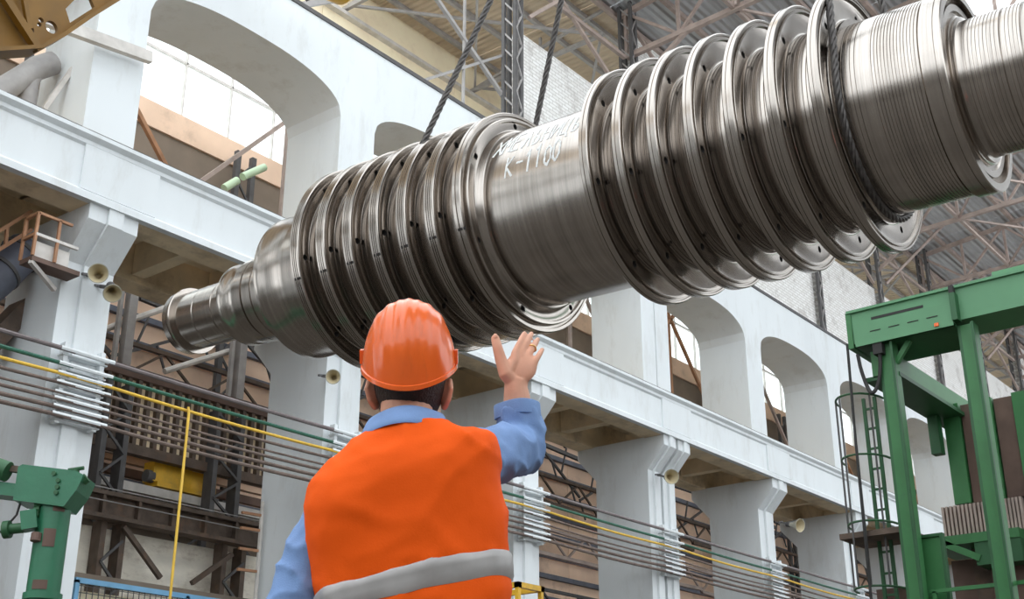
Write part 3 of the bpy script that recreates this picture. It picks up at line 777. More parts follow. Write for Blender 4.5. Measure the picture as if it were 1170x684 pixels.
# --- helmet: ribbed shell tilted back with the head
HL = Vector((0.002, -.002, 1.598)); HT = Matrix.Rotation(R_(27), 3, 'X')
hs = MB(); nu, nv = 120, 40
def hel(th, ph, off=0.0):
    # th 0 at the crown .. pi/2 at the rim, ph 0 = right, pi/2 = front
    sx, sy, sz = .1075, .133, .152
    x = sx*math.sin(th)**.92*math.cos(ph); y = sy*math.sin(th)**.92*math.sin(ph); z = sz*math.cos(th)**1.0
    # rim dips at the back
    if math.sin(ph) < 0: z -= .030*(math.sin(th)**3)*(-math.sin(ph))**1.6
    # long ribs fore and aft
    u = x/.1075
    rib = 0
    for c0, w0, h0 in ((-.66, .09, .0035), (-.42, .09, .0042), (-.20, .075, .0036), (.0, .10, .0052), (.20, .075, .0036), (.42, .09, .0042), (.66, .09, .0035)):
        rib += h0*math.exp(-((u-c0)/w0)**2)
    fade = max(0, min(1, (z+.012)/.07)); fade = fade*fade*(3-2*fade)
    nrm = Vector((x/sx**2, y/sy**2, z/sz**2)).normalized()
    v = Vector((x, y, z))+nrm*(rib*fade+off)
    return HL+HT @ v
for off in (0.0, -.004):
    base = len(hs.v)
    for i in range(nv+1):
        for j in range(nu): hs.v.append(tuple(hel(PI/2*i/nv, 2*PI*j/nu, off)))
    for i in range(nv):
        for j in range(nu):
            p = base+i*nu+j; q = base+i*nu+(j+1) % nu; hs.f.append((p, q, q+nu, p+nu))
n0 = nv*nu; n1 = (nv+1)*nu+nv*nu
for j in range(nu): hs.f.append((n0+j, n0+(j+1) % nu, n1+(j+1) % nu, n1+j))
hel_o = part('hard_hat', hs, 'helmet_orange', angle=50)
hel_o['label'] = 'orange ribbed plastic hard hat'
rim = MB(); pr = []
for j in range(97):
    ph = 2*PI*j/96; p = hel(PI/2, ph); c0 = HL; d_ = (p-c0).normalized()
    pr.append(p+d_*(.004+(.030*max(0, math.sin(ph))**2)))
nn = 97; base = 0
for (io, dz) in ((-.008, .007), (.0035, .004), (.0045, -.005), (.0, -.008), (-.008, -.006)):
    for j in range(97):
        ph = 2*PI*j/96; p = hel(PI/2, ph); d_ = (p-HL).normalized(); ex = .032*max(0, math.sin(ph))**2 if io > -.005 else 0
        rim.v.append(tuple(p+d_*(io+ex)+HT @ Vector((0, 0, dz))))
for r_ in range(5):
    for j in range(96):
        a = r_*97+j; c = ((r_+1) % 5)*97+j; rim.f.append((a, a+1, c+1, c))
part('hat_brim', rim, 'helmet_orange', hel_o, angle=50)
for s_ in (-1, 1):
    cl = MB(); c = HL+HT @ Vector((.109*s_, .0, .022)); cl.box((-.004, -.012, -.016), (.004, .012, .016))
    o = part('strap_clip', cl, 'helmet_orange', hel_o); o.location = c; o.rotation_euler = HT.to_euler()
# --- shirt: torso and sleeves in one surface
def folds(v, n, amp=.006, sc=16.0):
    t = mnoise.noise(Vector((v.x*sc, v.y*sc*.7, v.z*sc*.55))+Vector((3, 1, 7)))+.5*mnoise.noise(v*sc*2.1)+1.3*(1-abs(mnoise.noise(Vector((v.x*sc*.8+v.z*sc*.5, v.y*sc*.6, v.z*sc*.7-v.x*sc*.3)))))**4-.5
    return v+n*t*amp
st = MB()
loft([(.03, .06, .80, .185, .13, 2.4, 0), (.025, .055, 1.0, .185, .128, 2.4, .15), (.01, .03, 1.2, .185, .132, 2.5, SH), (0, .01, 1.31, .18, .122, 2.5, SH), (0, .0, 1.37, .145, .1, 2.2, SH), (0, 0, 1.425, .085, .082, 2, .1)], 36, st)
cuff = wriR.lerp(elbR, .36)
up1 = shoR.lerp(elbR, .5)
st.tube([shoR-Vector((.08, 0, .03)), shoR-Vector((.02, 0, 0)), up1+Vector((.0, 0, .004)), elbR+Vector((.006, .0, -.004)), elbR.lerp(cuff, .5)+Vector((.004, 0, 0)), elbR.lerp(cuff, .82), cuff], [.055, .064, .067, .0655, .060, .056, .054], 24)
st.tube([shoL+Vector((.08, 0, .0)), shoL, shoL.lerp(elbL, .4), elbL, elbL.lerp(wriL, .4), wriL.lerp(elbL, .08)], [.05, .058, .060, .060, .055, .042], 24)
shirt = part('shirt', st, 'denim', voxel=.0065, smooth_it=4, disp=lambda v, n: folds(v, n, .0065, 17))
cf = MB(); ax = (cuff-elbR).normalized(); u_ = ax.orthogonal().normalized(); v_ = ax.cross(u_)
for (t_, r_) in ((-.022, .0545), (-.021, .058), (.010, .0575), (.013, .0555), (.012, .0485), (-.006, .046)):
    for j in range(36):
        a = 2*PI*j/36; k_ = 1+.05*math.sin(3*a+1)+.03*math.sin(5*a)
        cf.v.append(tuple(cuff+ax*(t_+.004*math.sin(2*a))+(u_*math.cos(a)+v_*math.sin(a))*r_*k_))
for i in range(5):
    for j in range(36): p = i*36+j; q = i*36+(j+1) % 36; cf.f.append((p, q, q+36, p+36))
part('cuff', cf, 'denim', shirt)
# folded collar round the neck
cl = MB(); n = 48
for (r_, z_, dy) in ((.072, 1.465, -.004), (.075, 1.475, -.006), (.080, 1.474, -.010), (.090, 1.448, -.018), (.097, 1.425, -.022), (.093, 1.423, -.020), (.080, 1.45, -.008)):
    for j in range(n):
        a = 2*PI*j/n; x = r_*1.06*math.cos(a); y = r_*.98*math.sin(a)+dy
        dip = -.03*max(0, math.sin(a))
        cl.v.append((x, y, z_+dip+.08*x+.004*math.sin(3*a)))
for i in range(6):
    for j in range(n): p = i*n+j; q = i*n+(j+1) % n; cl.f.append((p, q, q+n, p+n))
part('collar', cl, 'denim', shirt, subsurf=1)
# --- vest: sleeveless shell with a neck opening
vt = MB()
def vring(z):
    # half width, depth, centre at height z measured on the spine
    T = [(.74, .03, .06, .205, .158), (.95, .028, .06, .207, .157), (1.08, .024, .058, .208, .157), (1.20, .012, .035, .214, .158), (1.29, .0, .012, .213, .152), (1.335, -.002, .004, .2145, .142), (1.366, -.003, .0, .212, .130), (1.387, -.003, -.002, .194, .117), (1.405, -.002, -.004, .158, .108), (1.424, 0, -.006, .122, .102), (1.436, 0, -.008, .100, .098)]
    for (a, b_) in zip(T, T[1:]):
        if a[0] <= z <= b_[0]:
            f_ = (z-a[0])/(b_[0]-a[0]); f_ = f_*f_*(3-2*f_) if False else f_
            return [p+(q-p)*f_ for p, q in zip(a, b_)]
    return T[-1]
zs = [.74+i*.02 for i in range(30)]+[1.335, 1.350, 1.366, 1.377, 1.387, 1.395, 1.405, 1.415, 1.424, 1.431, 1.436]
rings = []
for z in zs:
    _, cx, cy, a, b_ = vring(z); sh_ = SH*min(1, max(0, (z-.8)/.25)); sh_ += max(0, min(1, (z-1.24)/.1))*.05; sh_ *= 1 if z < 1.38 else 1-.6*(z-1.38)/.056
    rings.append((cx, cy, z, a, b_, 2.9 if z < 1.3 else 2.9-.8*(z-1.3)/.15, sh_))
loft(rings, 72, vt, cap=False)
base = len(vt.v)
vest = part('safety_vest', vt, 'vest_orange', subsurf=1)
def vf(v, n):
    # cloth folds: soft drape creases plus finer wrinkles
    rdg = lambda p: (1-abs(mnoise.noise(p)))**4
    k = .006*mnoise.noise(Vector((v.x*9+2, v.y*4, v.z*5)))+.0075*rdg(Vector((v.x*5+v.z*7+1.3, v.y*3, v.z*3-v.x*5)))+.005*rdg(Vector((v.x*7-v.z*6, v.y*3+4, v.z*4+v.x*3)))+.0018*mnoise.noise(v*38)-.004
    return v+n*k
displace(vest.data, vf)
md = vest.modifiers.new('t', 'SOLIDIFY'); md.thickness = .005; md.offset = -1; bake(vest); shade(vest, 60)
vest['label'] = 'bright orange sleeveless safety vest'
sp = MB(); zz = [1.068, 1.078, 1.09, 1.102, 1.114, 1.120]; n = 96
for i, z in enumerate(zz):
    _, cx, cy, a, b_ = vring(z); e = 2.9; off = .0065 if 0 < i < 5 else .001
    sh_ = SH
    for j in range(n):
        t = 2*PI*j/n; c, s = math.cos(t), math.sin(t)
        x = cx+(a+off)*math.copysign(abs(c)**(2/e), c); y = cy+(b_+off)*math.copysign(abs(s)**(2/e), s)
        sp.v.append((x, y, z+sh_*(x-cx)+.004*mnoise.noise(Vector((x*12, y*8, 0)))))
for i in range(len(zz)-1):
    for j in range(n): p = i*n+j; q = i*n+(j+1) % n; sp.f.append((p, q, q+n, p+n))
so = part('reflective_stripe', sp, 'reflective', vest, disp=vf)
so['label'] = 'grey reflective stripe'
# --- trousers and boots, below the frame
tr = MB()
loft([(.03, .06, .70, .175, .125, 2.4, 0), (.03, .06, .86, .178, .125, 2.4, 0), (.03, .06, .93, .172, .12, 2.4, 0)], 32, tr)
for s_ in (-1, 1):
    tr.tube([(.03+.085*s_, .06, .84), (.03+.09*s_, .06, .7), (.03+.095*s_, .07, .48), (.03+.098*s_, .05, .30), (.03+.10*s_, .04, .08)], [.10, .098, .078, .075, .072], 24)
part('trousers', tr, 'trousers', voxel=.009, smooth_it=4, disp=lambda v, n: folds(v, n, .006, 12))
for s_ in (-1, 1):
    bt = MB(); bt.tube([(.03+.10*s_, .03, .14), (.03+.10*s_, .025, .06)], [.058, .06], 16)
    bt.tube([(.03+.10*s_, -.03, .052), (.03+.105*s_, .06, .055), (.03+.115*s_, .15, .05), (.03+.12*s_, .215, .045)], [.046, .052, .05, .04], 16)
    bt.box((.03+.06*s_-.012 if s_ > 0 else .03-.16, -.07, 0), (.03+.16 if s_ > 0 else .03-.05, .25, .02))
    part('boot', bt, 'boots', voxel=.006, smooth_it=3)

# ================================================================= PIPES ALONG THE WALL
PZ = [(7.495, .040, 'pipe_purple', 'thick grey pipe, topmost of the bundle strapped along the columns'), (7.247, .035, 'pipe_green', 'dark green pipe running just above the yellow one along the columns'),
      (7.09, .030, 'pipe_yellow', 'yellow pipe running along the wall columns'), (6.937, .030, 'pipe_brown', 'brown pipe directly below the yellow pipe on the columns'),
      (6.775, .022, 'pipe_brown', 'thin brown pipe, second below the yellow pipe'), (6.668, .030, 'pipe_brown', 'brown pipe, third below the yellow pipe on the columns'),
      (6.535, .036, 'pipe_brown', 'brown pipe, second from the bottom of the bundle'), (6.41, .036, 'pipe_brown', 'brown pipe, lowest of the bundle strapped along the columns')]
for z, r, m, lab in PZ:
    pts = []
    x = 2.0
    while x < 70:
        k = (x-10.7) % 6/6; sag = -.05*4*k*(1-k) if z < 7.2 else -.02*4*k*(1-k)
        pts.append((x, 17.42, z+sag)); x += .75
    o = MB().tube(pts, r, 8).build('pipe', m, smooth=True); tag(o, lab, 'pipe', 'pipes strapped along the arcade columns')
    for k in range(-1, 10):
        xc = (px0(k)+px1(k))/2; MB().tube([(xc-.5, 17.42, z), (xc+.5, 17.42, z)], r+.005, 8, False).build('painted_sleeve', 'white_paint', o, smooth=True)
# brackets holding the bundle on each column
for k in range(-1, 10):
    xc = (px0(k)+px1(k))/2
    o = MB().box((xc-.38, 17.5, 6.3), (xc-.30, 17.64, 7.65)).box((xc+.30, 17.5, 6.3), (xc+.38, 17.64, 7.65)).build('pipe_bracket', 'white_paint', WL)
    for z, r, m, lab in PZ:
        MB().box((xc-.42, 17.47, z-r-.035), (xc+.42, 17.64, z-r-.012)).build('pipe_saddle', 'white_paint', WL)

# ----------------------------------------------------------------- horn loudspeakers
def horn(c, d, lab, r=.2, ln=.42):
    c = Vector(c); d = Vector(d).normalized()
    e = empty('horn_speaker', c, lab, 'loudspeaker', 'horn loudspeakers on the columns')
    rot = d.to_track_quat('Z', 'Y').to_matrix()
    def P(prof, name, m, par):
        mb = MB().lathe(prof, 28); mb.v = [tuple(c+rot @ Vector(v)) for v in mb.v]; return mb.build(name, m, par, smooth=True)
    P([(0, .05), (.10, .055), (ln*.57, r*.5), (ln*.86, r*.82), (ln, r), (ln, r+.012), (ln-.02, r+.012), (ln*.81, r*.87), (ln*.52, r*.57), (.08, .07), (0, .065), (0, .05)], 'horn', 'horn_paint', e)
    P([(.02, .0), (.03, .045), (.10, .05), (ln*.57, r*.47), (ln*.86, r*.79), (ln-.004, r-.003)], 'horn_throat', 'horn_inside', e)
    P([(-.14, 0), (-.14, .075), (-.02, .08), (.0, .06), (.0, 0)], 'driver', 'dark_steel', e)
    MB().bar(c, c+Vector((.0, .35, .12)), .05).bar(c+Vector((-.12, .33, .1)), c+Vector((.14, .33, .16)), .04).build('mount', 'dark_steel', e)
q1 = atY(113, 316, 17.25); horn(q1, (-.9, -1.3, -.35), 'pale horn loudspeaker, upper of the pair on the leftmost column', .155, .34)
q1 = atY(127, 329, 17.3); horn(q1, (-.55, -1.2, -1.0), 'pale horn loudspeaker, lower of the pair on the leftmost column', .145, .32)
q1 = atY(382, 432, 17.3); horn(q1, (-1.0, -.9, -.3), 'horn loudspeaker on the column left of the hard hat', .135, .3)
q1 = atY(763, 545, 17.3); horn(q1, (-1, -1.1, -.3), 'horn loudspeaker on the paired column right of the raised hand', .19, .38)
q1 = atY(903, 599, 17.3); horn(q1, (-.3, -1.2, -.3), 'horn loudspeaker at the far right end of the column row', .2, .4)
# ----------------------------------------------------------------- things in the aisle behind the first opening
YG = 20.7
def slab(name, pts, m, parent, y0=YG, dy=.3):
    P = [atY(x, y, y0) for x, y in pts]
    return MB().prism([(p.x, p.z) for p in P], y0, y0+dy, 1).build(name, m, parent)
def strut(p, q, wd, m, name, parent, Y=YG, ht=None):
    return MB().bar(atY(*p, Y), atY(*q, Y), wd, ht or wd, up=(0, 1, 0)).build(name, m, parent)
g = empty('plate_girder', atY(180, 600, YG), 'dark rusty riveted girder crossing the opening behind the left columns', 'girder')
zt, zb = atY(185, 577, YG).z, atY(185, 604, YG).z
xa, xb = 10.6, 17.6
MB().box((xa, YG, zb), (xb, YG+.06, zt)).build('web_plate', 'rusty_steel', g)
MB().box((xa, YG-.14, zt-.05), (xb, YG+.2, zt+.03)).build('flange', 'rusty_steel', g)
MB().box((xa, YG-.14, zb-.03), (xb, YG+.2, zb+.05)).build('flange', 'rusty_steel', g)
for i in range(9): MB().box((xa+.4+.8*i, YG-.12, zb+.05), (xa+.46+.8*i, YG, zt-.05)).build('stiffener', 'rusty_steel', g)
for z in (zb+.28, zb+.52): MB().tube([(xa, YG-.17, z), (xb, YG-.17, z)], .012, 6).build('cable', 'grey_steel', g)
def lattice(x0, x1, z0, z1, Y, lab, m='rusty_steel', dx=.34):
    e = empty('lattice_column', ((x0+x1)/2, Y, z0), lab, 'column', 'lattice columns in the aisle')
    for x in (x0, x1): MB().box((x-.06, Y, z0), (x+.06, Y+.3, z1)).build('chord', m, e)
    l = MB(); z = z0; j = 0
    while z < z1-.4:
        s_ = j % 2; l.bar((x0 if s_ else x1, Y-.01, z), (x1 if s_ else x0, Y-.01, z+.45), .05); z += .45; j += 1
    l.build('lacing', 'dark_steel', e)
    return e
c1 = atY(132, 560, YG+.2); lattice(c1.x-.22, c1.x+.22, 0, zb-.02, YG+.1, 'dark rusty lattice column below the girder beside the leftmost white column')
lattice(c1.x-.3, c1.x+.2, zt+.02, 8.6, YG+.35, 'dark lattice column standing on the girder beside the leftmost white column', 'dark_steel')
c2 = atY(262, 560, YG+.2); lattice(c2.x-.05, c2.x+.45, 0, zb-.02, YG+.1, 'dark rusty lattice column below the girder beside the second white column')
lattice(c2.x-.3, c2.x+.35, zt+.02, 8.6, YG+.35, 'dark lattice column standing on the girder beside the second white column', 'dark_steel')
c3 = atY(149, 380, 22.0); e = MB().box((c3.x-.1, 22, 7.5), (c3.x+.1, 22.2, 13.5)).box((c3.x-.3, 22.05, 7.5), (c3.x-.22, 22.15, 13.5)).build('steel_post', 'grey_steel')
tag(e, 'slim grey double post behind the leftmost column', 'post', 'slim posts in the aisle')
c3 = atY(277, 420, 22.0); e = MB().box((c3.x-.1, 22, 7.5), (c3.x+.1, 22.2, 12.5)).box((c3.x-.3, 22.05, 7.5), (c3.x-.22, 22.15, 12.5)).build('steel_post', 'grey_steel')
tag(e, 'slim grey double post below the rotor tip', 'post', 'slim posts in the aisle')
for p, q, lab in (((141, 601), (183, 660), 'diagonal steel brace left of the yellow drop pipe'), ((265, 633), (219, 666), 'diagonal steel brace beside the second white column')):
    strut(p, q, .09, 'rusty_steel', 'diagonal_brace', g)
for p, q, lab in (((120, 376), (188, 352), 'pale diagonal tube behind the horn speakers'), ((188, 424), (262, 401), 'pale diagonal tube below the tip of the rotor'), ((170, 690-262), (120, 690-252), 'pale short tube behind the leftmost column')):
    o = MB().tube([atY(*p, 22.3), atY(*q, 22.3)], .07, 8).build('brace_tube', 'pale_steel', smooth=True); tag(o, lab, 'tube', 'pale tubes in the aisle')
# grating strip of short uprights above the pipes
e = empty('slat_screen', atY(190, 440, 21.3), 'strip of short brown upright slats behind the pipe bundle', 'screen')
a, b_ = atY(95, 414, 21.3), atY(95, 450, 21.3)
MB().box((11, 21.4, b_.z-.75), (18.5, 21.5, a.z)).build('backing', 'tan_concrete', e)
for i in range(30): MB().box((11.1+.25*i, 21.28, b_.z-.75), (11.19+.25*i, 21.4, a.z)).build('slat', 'rusty_steel', e)
MB().box((11, 21.25, a.z-.02), (18.5, 21.45, a.z+.2)).build('top_rail', 'rust_panel', e)
MB().box((11, 21.25, b_.z-.95), (18.5, 21.45, b_.z-.75)).build('bottom_rail', 'rusty_steel', e)
# shelves of boards lower down
for i, y in enumerate((500, 515, 531, 548)):
    z = atY(110, y, 22.6).z; o = MB().box((11.6, 22.6, z-.09), (19, 22.75, z+.09)).build('wall_plank', 'tan_sheet' if i % 2 else 'rust_panel')
    tag(o, ['brown horizontal plank just under the pipe bundle in the aisle', 'tan horizontal plank, second below the pipe bundle', 'brown horizontal plank, third below the pipe bundle', 'tan horizontal plank, lowest, just above the girder'][i], 'plank', 'planks in the aisle')
# cream brick wall under the girder
o = MB().box((10.6, 21.12, 0), (18.4, 21.4, zb-.1)).build('plaster_infill', 'cream_plaster', WF)
# yellow hoist trolley behind the pipes
p = atY(214, 541, 21.6); h_ = empty('hoist_trolley', p, 'yellow hoist trolley standing behind the yellow drop pipe', 'hoist')
A, B = atY(177, 526, 21.6), atY(250, 541, 21.6)
for (u0, u1, v0, v1, y0, y1, nm) in ((0, .58, -.42, .0, 0, .35, 'motor_box'), (.5, 1.0, -.40, -.02, .05, .4, 'gear_box'), (.05, .95, -.52, -.42, -.05, .45, 'frame'), (.1, .3, 0, .12, .05, .3, 'cover')):
    xw = B.x-A.x; MB().box((A.x+xw*u0, 21.6+y0, A.z+v0), (A.x+xw*u1, 21.6+y1, A.z+v1)).build(nm, 'yellow_paint', h_)
MB().tube([(A.x-.12, 21.7, A.z-.32), (A.x+.05, 21.7, A.z-.32)], .13, 12).build('wheel', 'dark_steel', h_, smooth=True)
MB().box((11, 21.62, A.z-.72), (19, 21.95, A.z-.54)).build('runway', 'pale_steel', h_)
# yellow drop pipe
T = atY(213, 471, 17.40); o = MB().tube([(T.x, 17.36, 7.09), (T.x, 17.33, 7.0), (T.x, 17.33, 4.4), (T.x, 17.33, .0)], .024, 8).build('drop_pipe', 'pipe_yellow', smooth=True); tag(o, 'thin yellow pipe dropping straight down from the yellow main', 'pipe')
# blue framed mesh booth
A = atY(88, 662, 19.6); bz = A.z; e = empty('mesh_booth', (A.x, 19.6, 0), 'blue-framed booth with wire mesh panels under the girder', 'booth')
BX = [A.x, A.x+2.35, A.x+4.7]
for i in range(3): MB().box((BX[i]-.04, 19.56, 0), (BX[i]+.04, 19.64, bz)).build('upright', 'blue_frame', e)
for z in (bz, .9): MB().box((BX[0]-.04, 19.56, z-.05), (BX[2]+.04, 19.64, z+.04)).build('rail', 'blue_frame', e)
for i in range(2):
    n = MB(); x = BX[i]+.1
    while x < BX[i+1]: n.bar((x, 19.6, .9), (x, 19.6, bz), .012); x += .12
    z = 1.0
    while z < bz: n.bar((BX[i], 19.6, z), (BX[i+1], 19.6, z), .012); z += .12
    o = n.build('wire_mesh', 'dark_steel', e); o['kind'] = 'stuff'
MB().box((BX[0]+.15, 19.9, 0), (BX[0]+1.5, 20.3, bz-.12)).build('cupboard', 'tan_board', e)
MB().box((10.9, 19.75, bz+.06), (17.3, 20.3, bz+.16)).build('canopy', 'grey_brown_sheet', e)
# vertical conduit with hooks on the second column
o = empty('conduit', atY(287, 600, 19.3), 'thin pale conduit with hooks on the side of the second column', 'conduit')
xq = px0(1)-.1
MB().tube([(xq, 19.2, 2.5), (xq, 19.2, 6.3)], .04, 8).build('tube', 'pale_steel', o, smooth=True)
for z in (4.9, 5.3, 5.7, 6.0): MB().bar((xq-.5, 19.2, z), (xq, 19.2, z+.02), .05).build('hook', 'orange_rail', o)
# ----------------------------------------------------------------- platform and duct on the leftmost column
ya, yb = 17.3, 17.66
A = atY(37, 291, ya); X0 = A.x; zf = A.z; X1 = px0(0)+.1; Xm = atY(62, 300, ya).x; hr = atY(42, 242, ya).z-zf
e = empty('service_platform', (X0+.5, ya+.4, zf), 'small rusty service platform with orange handrail on the leftmost column', 'platform')
MB().box((X0, ya, zf-.08), (X1, yb, zf)).build('deck', 'rust_panel', e)
for (x, y) in ((X0, ya), (X0, yb), (Xm, ya)): MB().bar((x, y, zf), (x, y, zf+hr), .045).build('rail_post', 'orange_rail', e)
MB().bar((X0, ya, zf+hr), (X1-.25, ya, zf+hr), .045).build('handrail', 'orange_rail', e); MB().bar((X0, ya, zf+hr*.5), (X1-.1, ya, zf+hr*.5), .05).build('handrail', 'pale_steel', e)
MB().bar((X0, ya, zf+hr), (X0, yb, zf+hr), .045).build('handrail', 'orange_rail', e); MB().bar((X0, ya, zf+hr*.5), (X0, yb, zf+hr*.5), .05).build('handrail', 'orange_rail', e)
MB().box((X0+.06, ya+.05, zf), (X1-.2, ya+.08, zf+hr*.38)).build('toe_board', 'pale_steel', e)
p = atY(62, 331, 17.62); MB().bar((X0, ya+.03, zf-.1), (p.x, 17.62, p.z), .07).build('bracket', 'pale_steel', e)
dp = [atY(-45, 352, 18.6), atY(-5, 318, 18.6), atY(30, 285, 18.6)]
o = empty('air_duct', dp[1], 'dark blue-grey duct with orange handrail left of the service platform', 'duct')
MB().tube(dp, .33, 20).build('duct_tube', 'duct_blue', o, smooth=True)
for t in (.25, .6, .9): q = dp[0].lerp(dp[2], t); d_ = (dp[2]-dp[0]).normalized(); MB().tube([q-d_*.03, q+d_*.03], .36, 20).build('duct_ring', 'dark_steel', o, smooth=True)
for a_, b_ in (((-30, 303), (36, 262)), ((-30, 282), (36, 241))): MB().bar(atY(*a_, 18.2), atY(*b_, 18.2), .06).build('handrail', 'orange_rail', o)
for t in (.2, .55, .9): MB().bar(atY(-30+66*t, 303-41*t, 18.2), atY(-30+66*t+2, 282-41*t, 18.2), .05).build('rail_post', 'orange_rail', o)
MB().bar(atY(-20, 400, 19), atY(40, 338, 19), .5, .3).build('bearer', 'rusty_steel', o)
MB().bar(atY(4, 195, 19.6), atY(14, 262, 19.6), .1).build('stay', 'orange_rail', o)
# ----------------------------------------------------------------- crane cab corner, top left
# an orange-brown girder of an overhead crane with lightening holes
G0 = atY(-60, 52, 13.2); G1 = atY(135, -2, 13.2); 
e = empty('crane_girder', atY(40, 30, 13.2), 'orange-brown girder of an overhead crane with round holes at the top left', 'crane girder')
plate = [(-80, -60), (-80, 66), (40, 58), (66, 44), (98, 22), (140, -4), (172, -30), (172, -60)]
hl = [(27, 37, 3.6), (35, 34, 4.4), (59, 31, 7.5), (47, 23, 3.2), (45, 28, 2.6), (57, 52, 4.0)]
P = [atY(x, y, 13.2) for x, y in plate]
me = MB().prism([(p.x, p.z) for p in P], 13.2, 13.26, 1).mesh('girder_plate')
ob = bpy.data.objects.new('tmp', me); COL.objects.link(ob)
c = MB(); 
for (x, y, r) in hl:
    q = atY(x, y, 13.2); c.tube([(q.x, 13.0, q.z), (q.x, 13.5, q.z)], r*.0118, 20)
q = [atY(x, y, 13.2) for x, y in ((75, 10), (88, -3), (104, -2), (108, 8), (80, 26))]
c.prism([(p.x, p.z) for p in q], 13.0, 13.5, 1)
co_ = bpy.data.objects.new('tmpc', c.mesh('tmpc')); COL.objects.link(co_)
md = ob.modifiers.new('b', 'BOOLEAN'); md.operation = 'DIFFERENCE'; md.object = co_; md.solver = 'EXACT'
bake(ob); me = ob.data; bpy.data.objects.remove(ob); bpy.data.objects.remove(co_)
me.materials.clear(); me.materials.append(MATS['orange_crane'])
o = link('girder_plate', me, e, -e.location)
P2 = [P[i] for i in (1, 2, 3, 4, 5, 6)]
fl_ = MB()
for a, b_ in zip(P2, P2[1:]): fl_.bar((a.x, 13.2, a.z), (b_.x, 13.2, b_.z), .34, .05, up=(0, 0, 1))
fl_.build('bottom_flange', 'orange_crane', e)
a, b_ = atY(-10, -20, 13.15), atY(42, 60, 13.15); MB().bar((a.x, 13.1, a.z), (b_.x, 13.1, b_.z), .1).build('stiffener', 'orange_crane', e)
a, b_ = atY(22, -20, 13.15), atY(32, 34, 13.15); MB().bar((a.x, 13.12, a.z), (b_.x, 13.12, b_.z), .06).build('stiffener', 'orange_crane', e)
p = atY(372, -12, 15.5); o = empty('crane_buffer', p, 'ochre rounded crane part peeping in above the arcade', 'crane part')
MB().tube([p+Vector((-.5, 0, .35)), p+Vector((-.1, 0, .25)), p+Vector((.4, 0, .32)), p+Vector((.8, 0, .6))], [.35, .40, .38, .2], 18).build('buffer_body', 'yellow_paint', o, smooth=True)
MB().bar(p+Vector((-2.0, .3, 1.0)), p+Vector((.1, .3, .2)), .5).build('buffer_arm', 'dark_steel', o)
# pale lamp tubes hanging in the aisle, seen through the first arch
for (a, b_, lab) in (((256, 215), (271, 206), 'pale green lamp tube seen through the first arch, lower piece'), ((277, 202), (302, 191), 'pale green lamp tube seen through the first arch, upper piece')):
    o = MB().tube([atY(*a, 22.5), atY(*b_, 22.5)], .10, 12).build('lamp_tube', 'mint_lamp', smooth=True); tag(o, lab, 'lamp', 'lamp tubes behind the first arch')

# ================================================================= GREEN GANTRY, RIGHT
XG = 16.55
G = empty('gantry_crane', (XG+.3, 5.8, 0), 'green steel gantry crane with box girder and two posts at the right', 'gantry crane')
def gb(name, a, b, m='green_paint', par=None): return MB().box(a, b).build(name, m, par or G)
# main girder along Y
gm = gb('girder', (XG-.02, -3.0, 6.93), (XG+.75, 6.80, 7.40), 'green_light')
gb('girder_cap', (XG-.06, -3.0, 7.40), (XG+.8, 6.86, 7.44), 'green_light', gm)
gb('end_plate', (XG-.04, 6.80, 6.86), (XG+.78, 6.88, 7.42), 'green_paint', gm)
gb('top_box', (XG+.1, -3, 7.44), (XG+.6, 4.75, 7.56), 'green_light', gm)
# carriage hung under the far end
ca = gb('carriage_plate', (XG-.12, 5.30, 6.84), (XG-.06, 6.74, 7.18), 'green_light')
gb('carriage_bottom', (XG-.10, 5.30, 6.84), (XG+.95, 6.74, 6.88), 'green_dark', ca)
gb('slot', (XG-.025, 5.72, 7.235), (XG-.015, 6.5, 7.275), 'bar_dark', gm)
for i in range(4): gb('slot', (XG-.128, 5.5+.28*i, 7.02), (XG-.12, 5.66+.28*i, 7.032), 'bar_dark', ca)
gb('hook_plate', (XG-.16, 5.22, 6.9), (XG+.0, 5.30, 7.3), 'green_dark', ca)
gb('lug', (XG-.14, 5.24, 7.26), (XG-.04, 5.3, 7.42), 'bar_dark', ca)
sl = gb('signal_lamp', (XG-.14, 5.50, 6.87), (XG-.1, 5.56, 6.92), 'helmet_orange', ca)
# posts: channel sections
for (y, w_) in ((6.27, .22), (5.10, .22)):
    p = gb('post', (XG+.02, y-.02, 0), (XG+.06, y+w_-.06, 6.86))
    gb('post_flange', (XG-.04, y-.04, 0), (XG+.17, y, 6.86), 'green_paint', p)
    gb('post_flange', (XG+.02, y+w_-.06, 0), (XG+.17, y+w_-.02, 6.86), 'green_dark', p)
    gb('post_rib', (XG-.06, y-.045, 0), (XG+.0, y-.01, 6.86), 'green_dark', p)
MB().bar((XG+.1, 6.25, 6.55), (XG+.1, 6.02, 6.84), .07).build('knee_brace', 'green_paint', G)
MB().bar((XG+.15, 6.3, 6.55), (XG+.45, 6.3, 6.84), .07).build('knee_brace', 'green_paint', G)
# beam running back along X
bx = gb('runway_beam', (XG+.1, 6.36, 6.40), (XG+6.4, 6.62, 6.80), 'green_paint')
gb('runway_flange', (XG+.1, 6.22, 6.36), (XG+6.4, 6.74, 6.42), 'green_dark', bx)
gb('beam_stub', (XG+5.2, 6.2, 5.35), (XG+5.6, 6.4, 6.4), 'green_paint', bx)
gb('beam_stub', (XG+6.1, 6.15, 5.6), (XG+6.5, 6.4, 6.9), 'green_dark', bx)
gb('cross_arm', (XG+5.2, 4.4, 6.18), (XG+5.45, 6.3, 6.36), 'green_paint', bx)
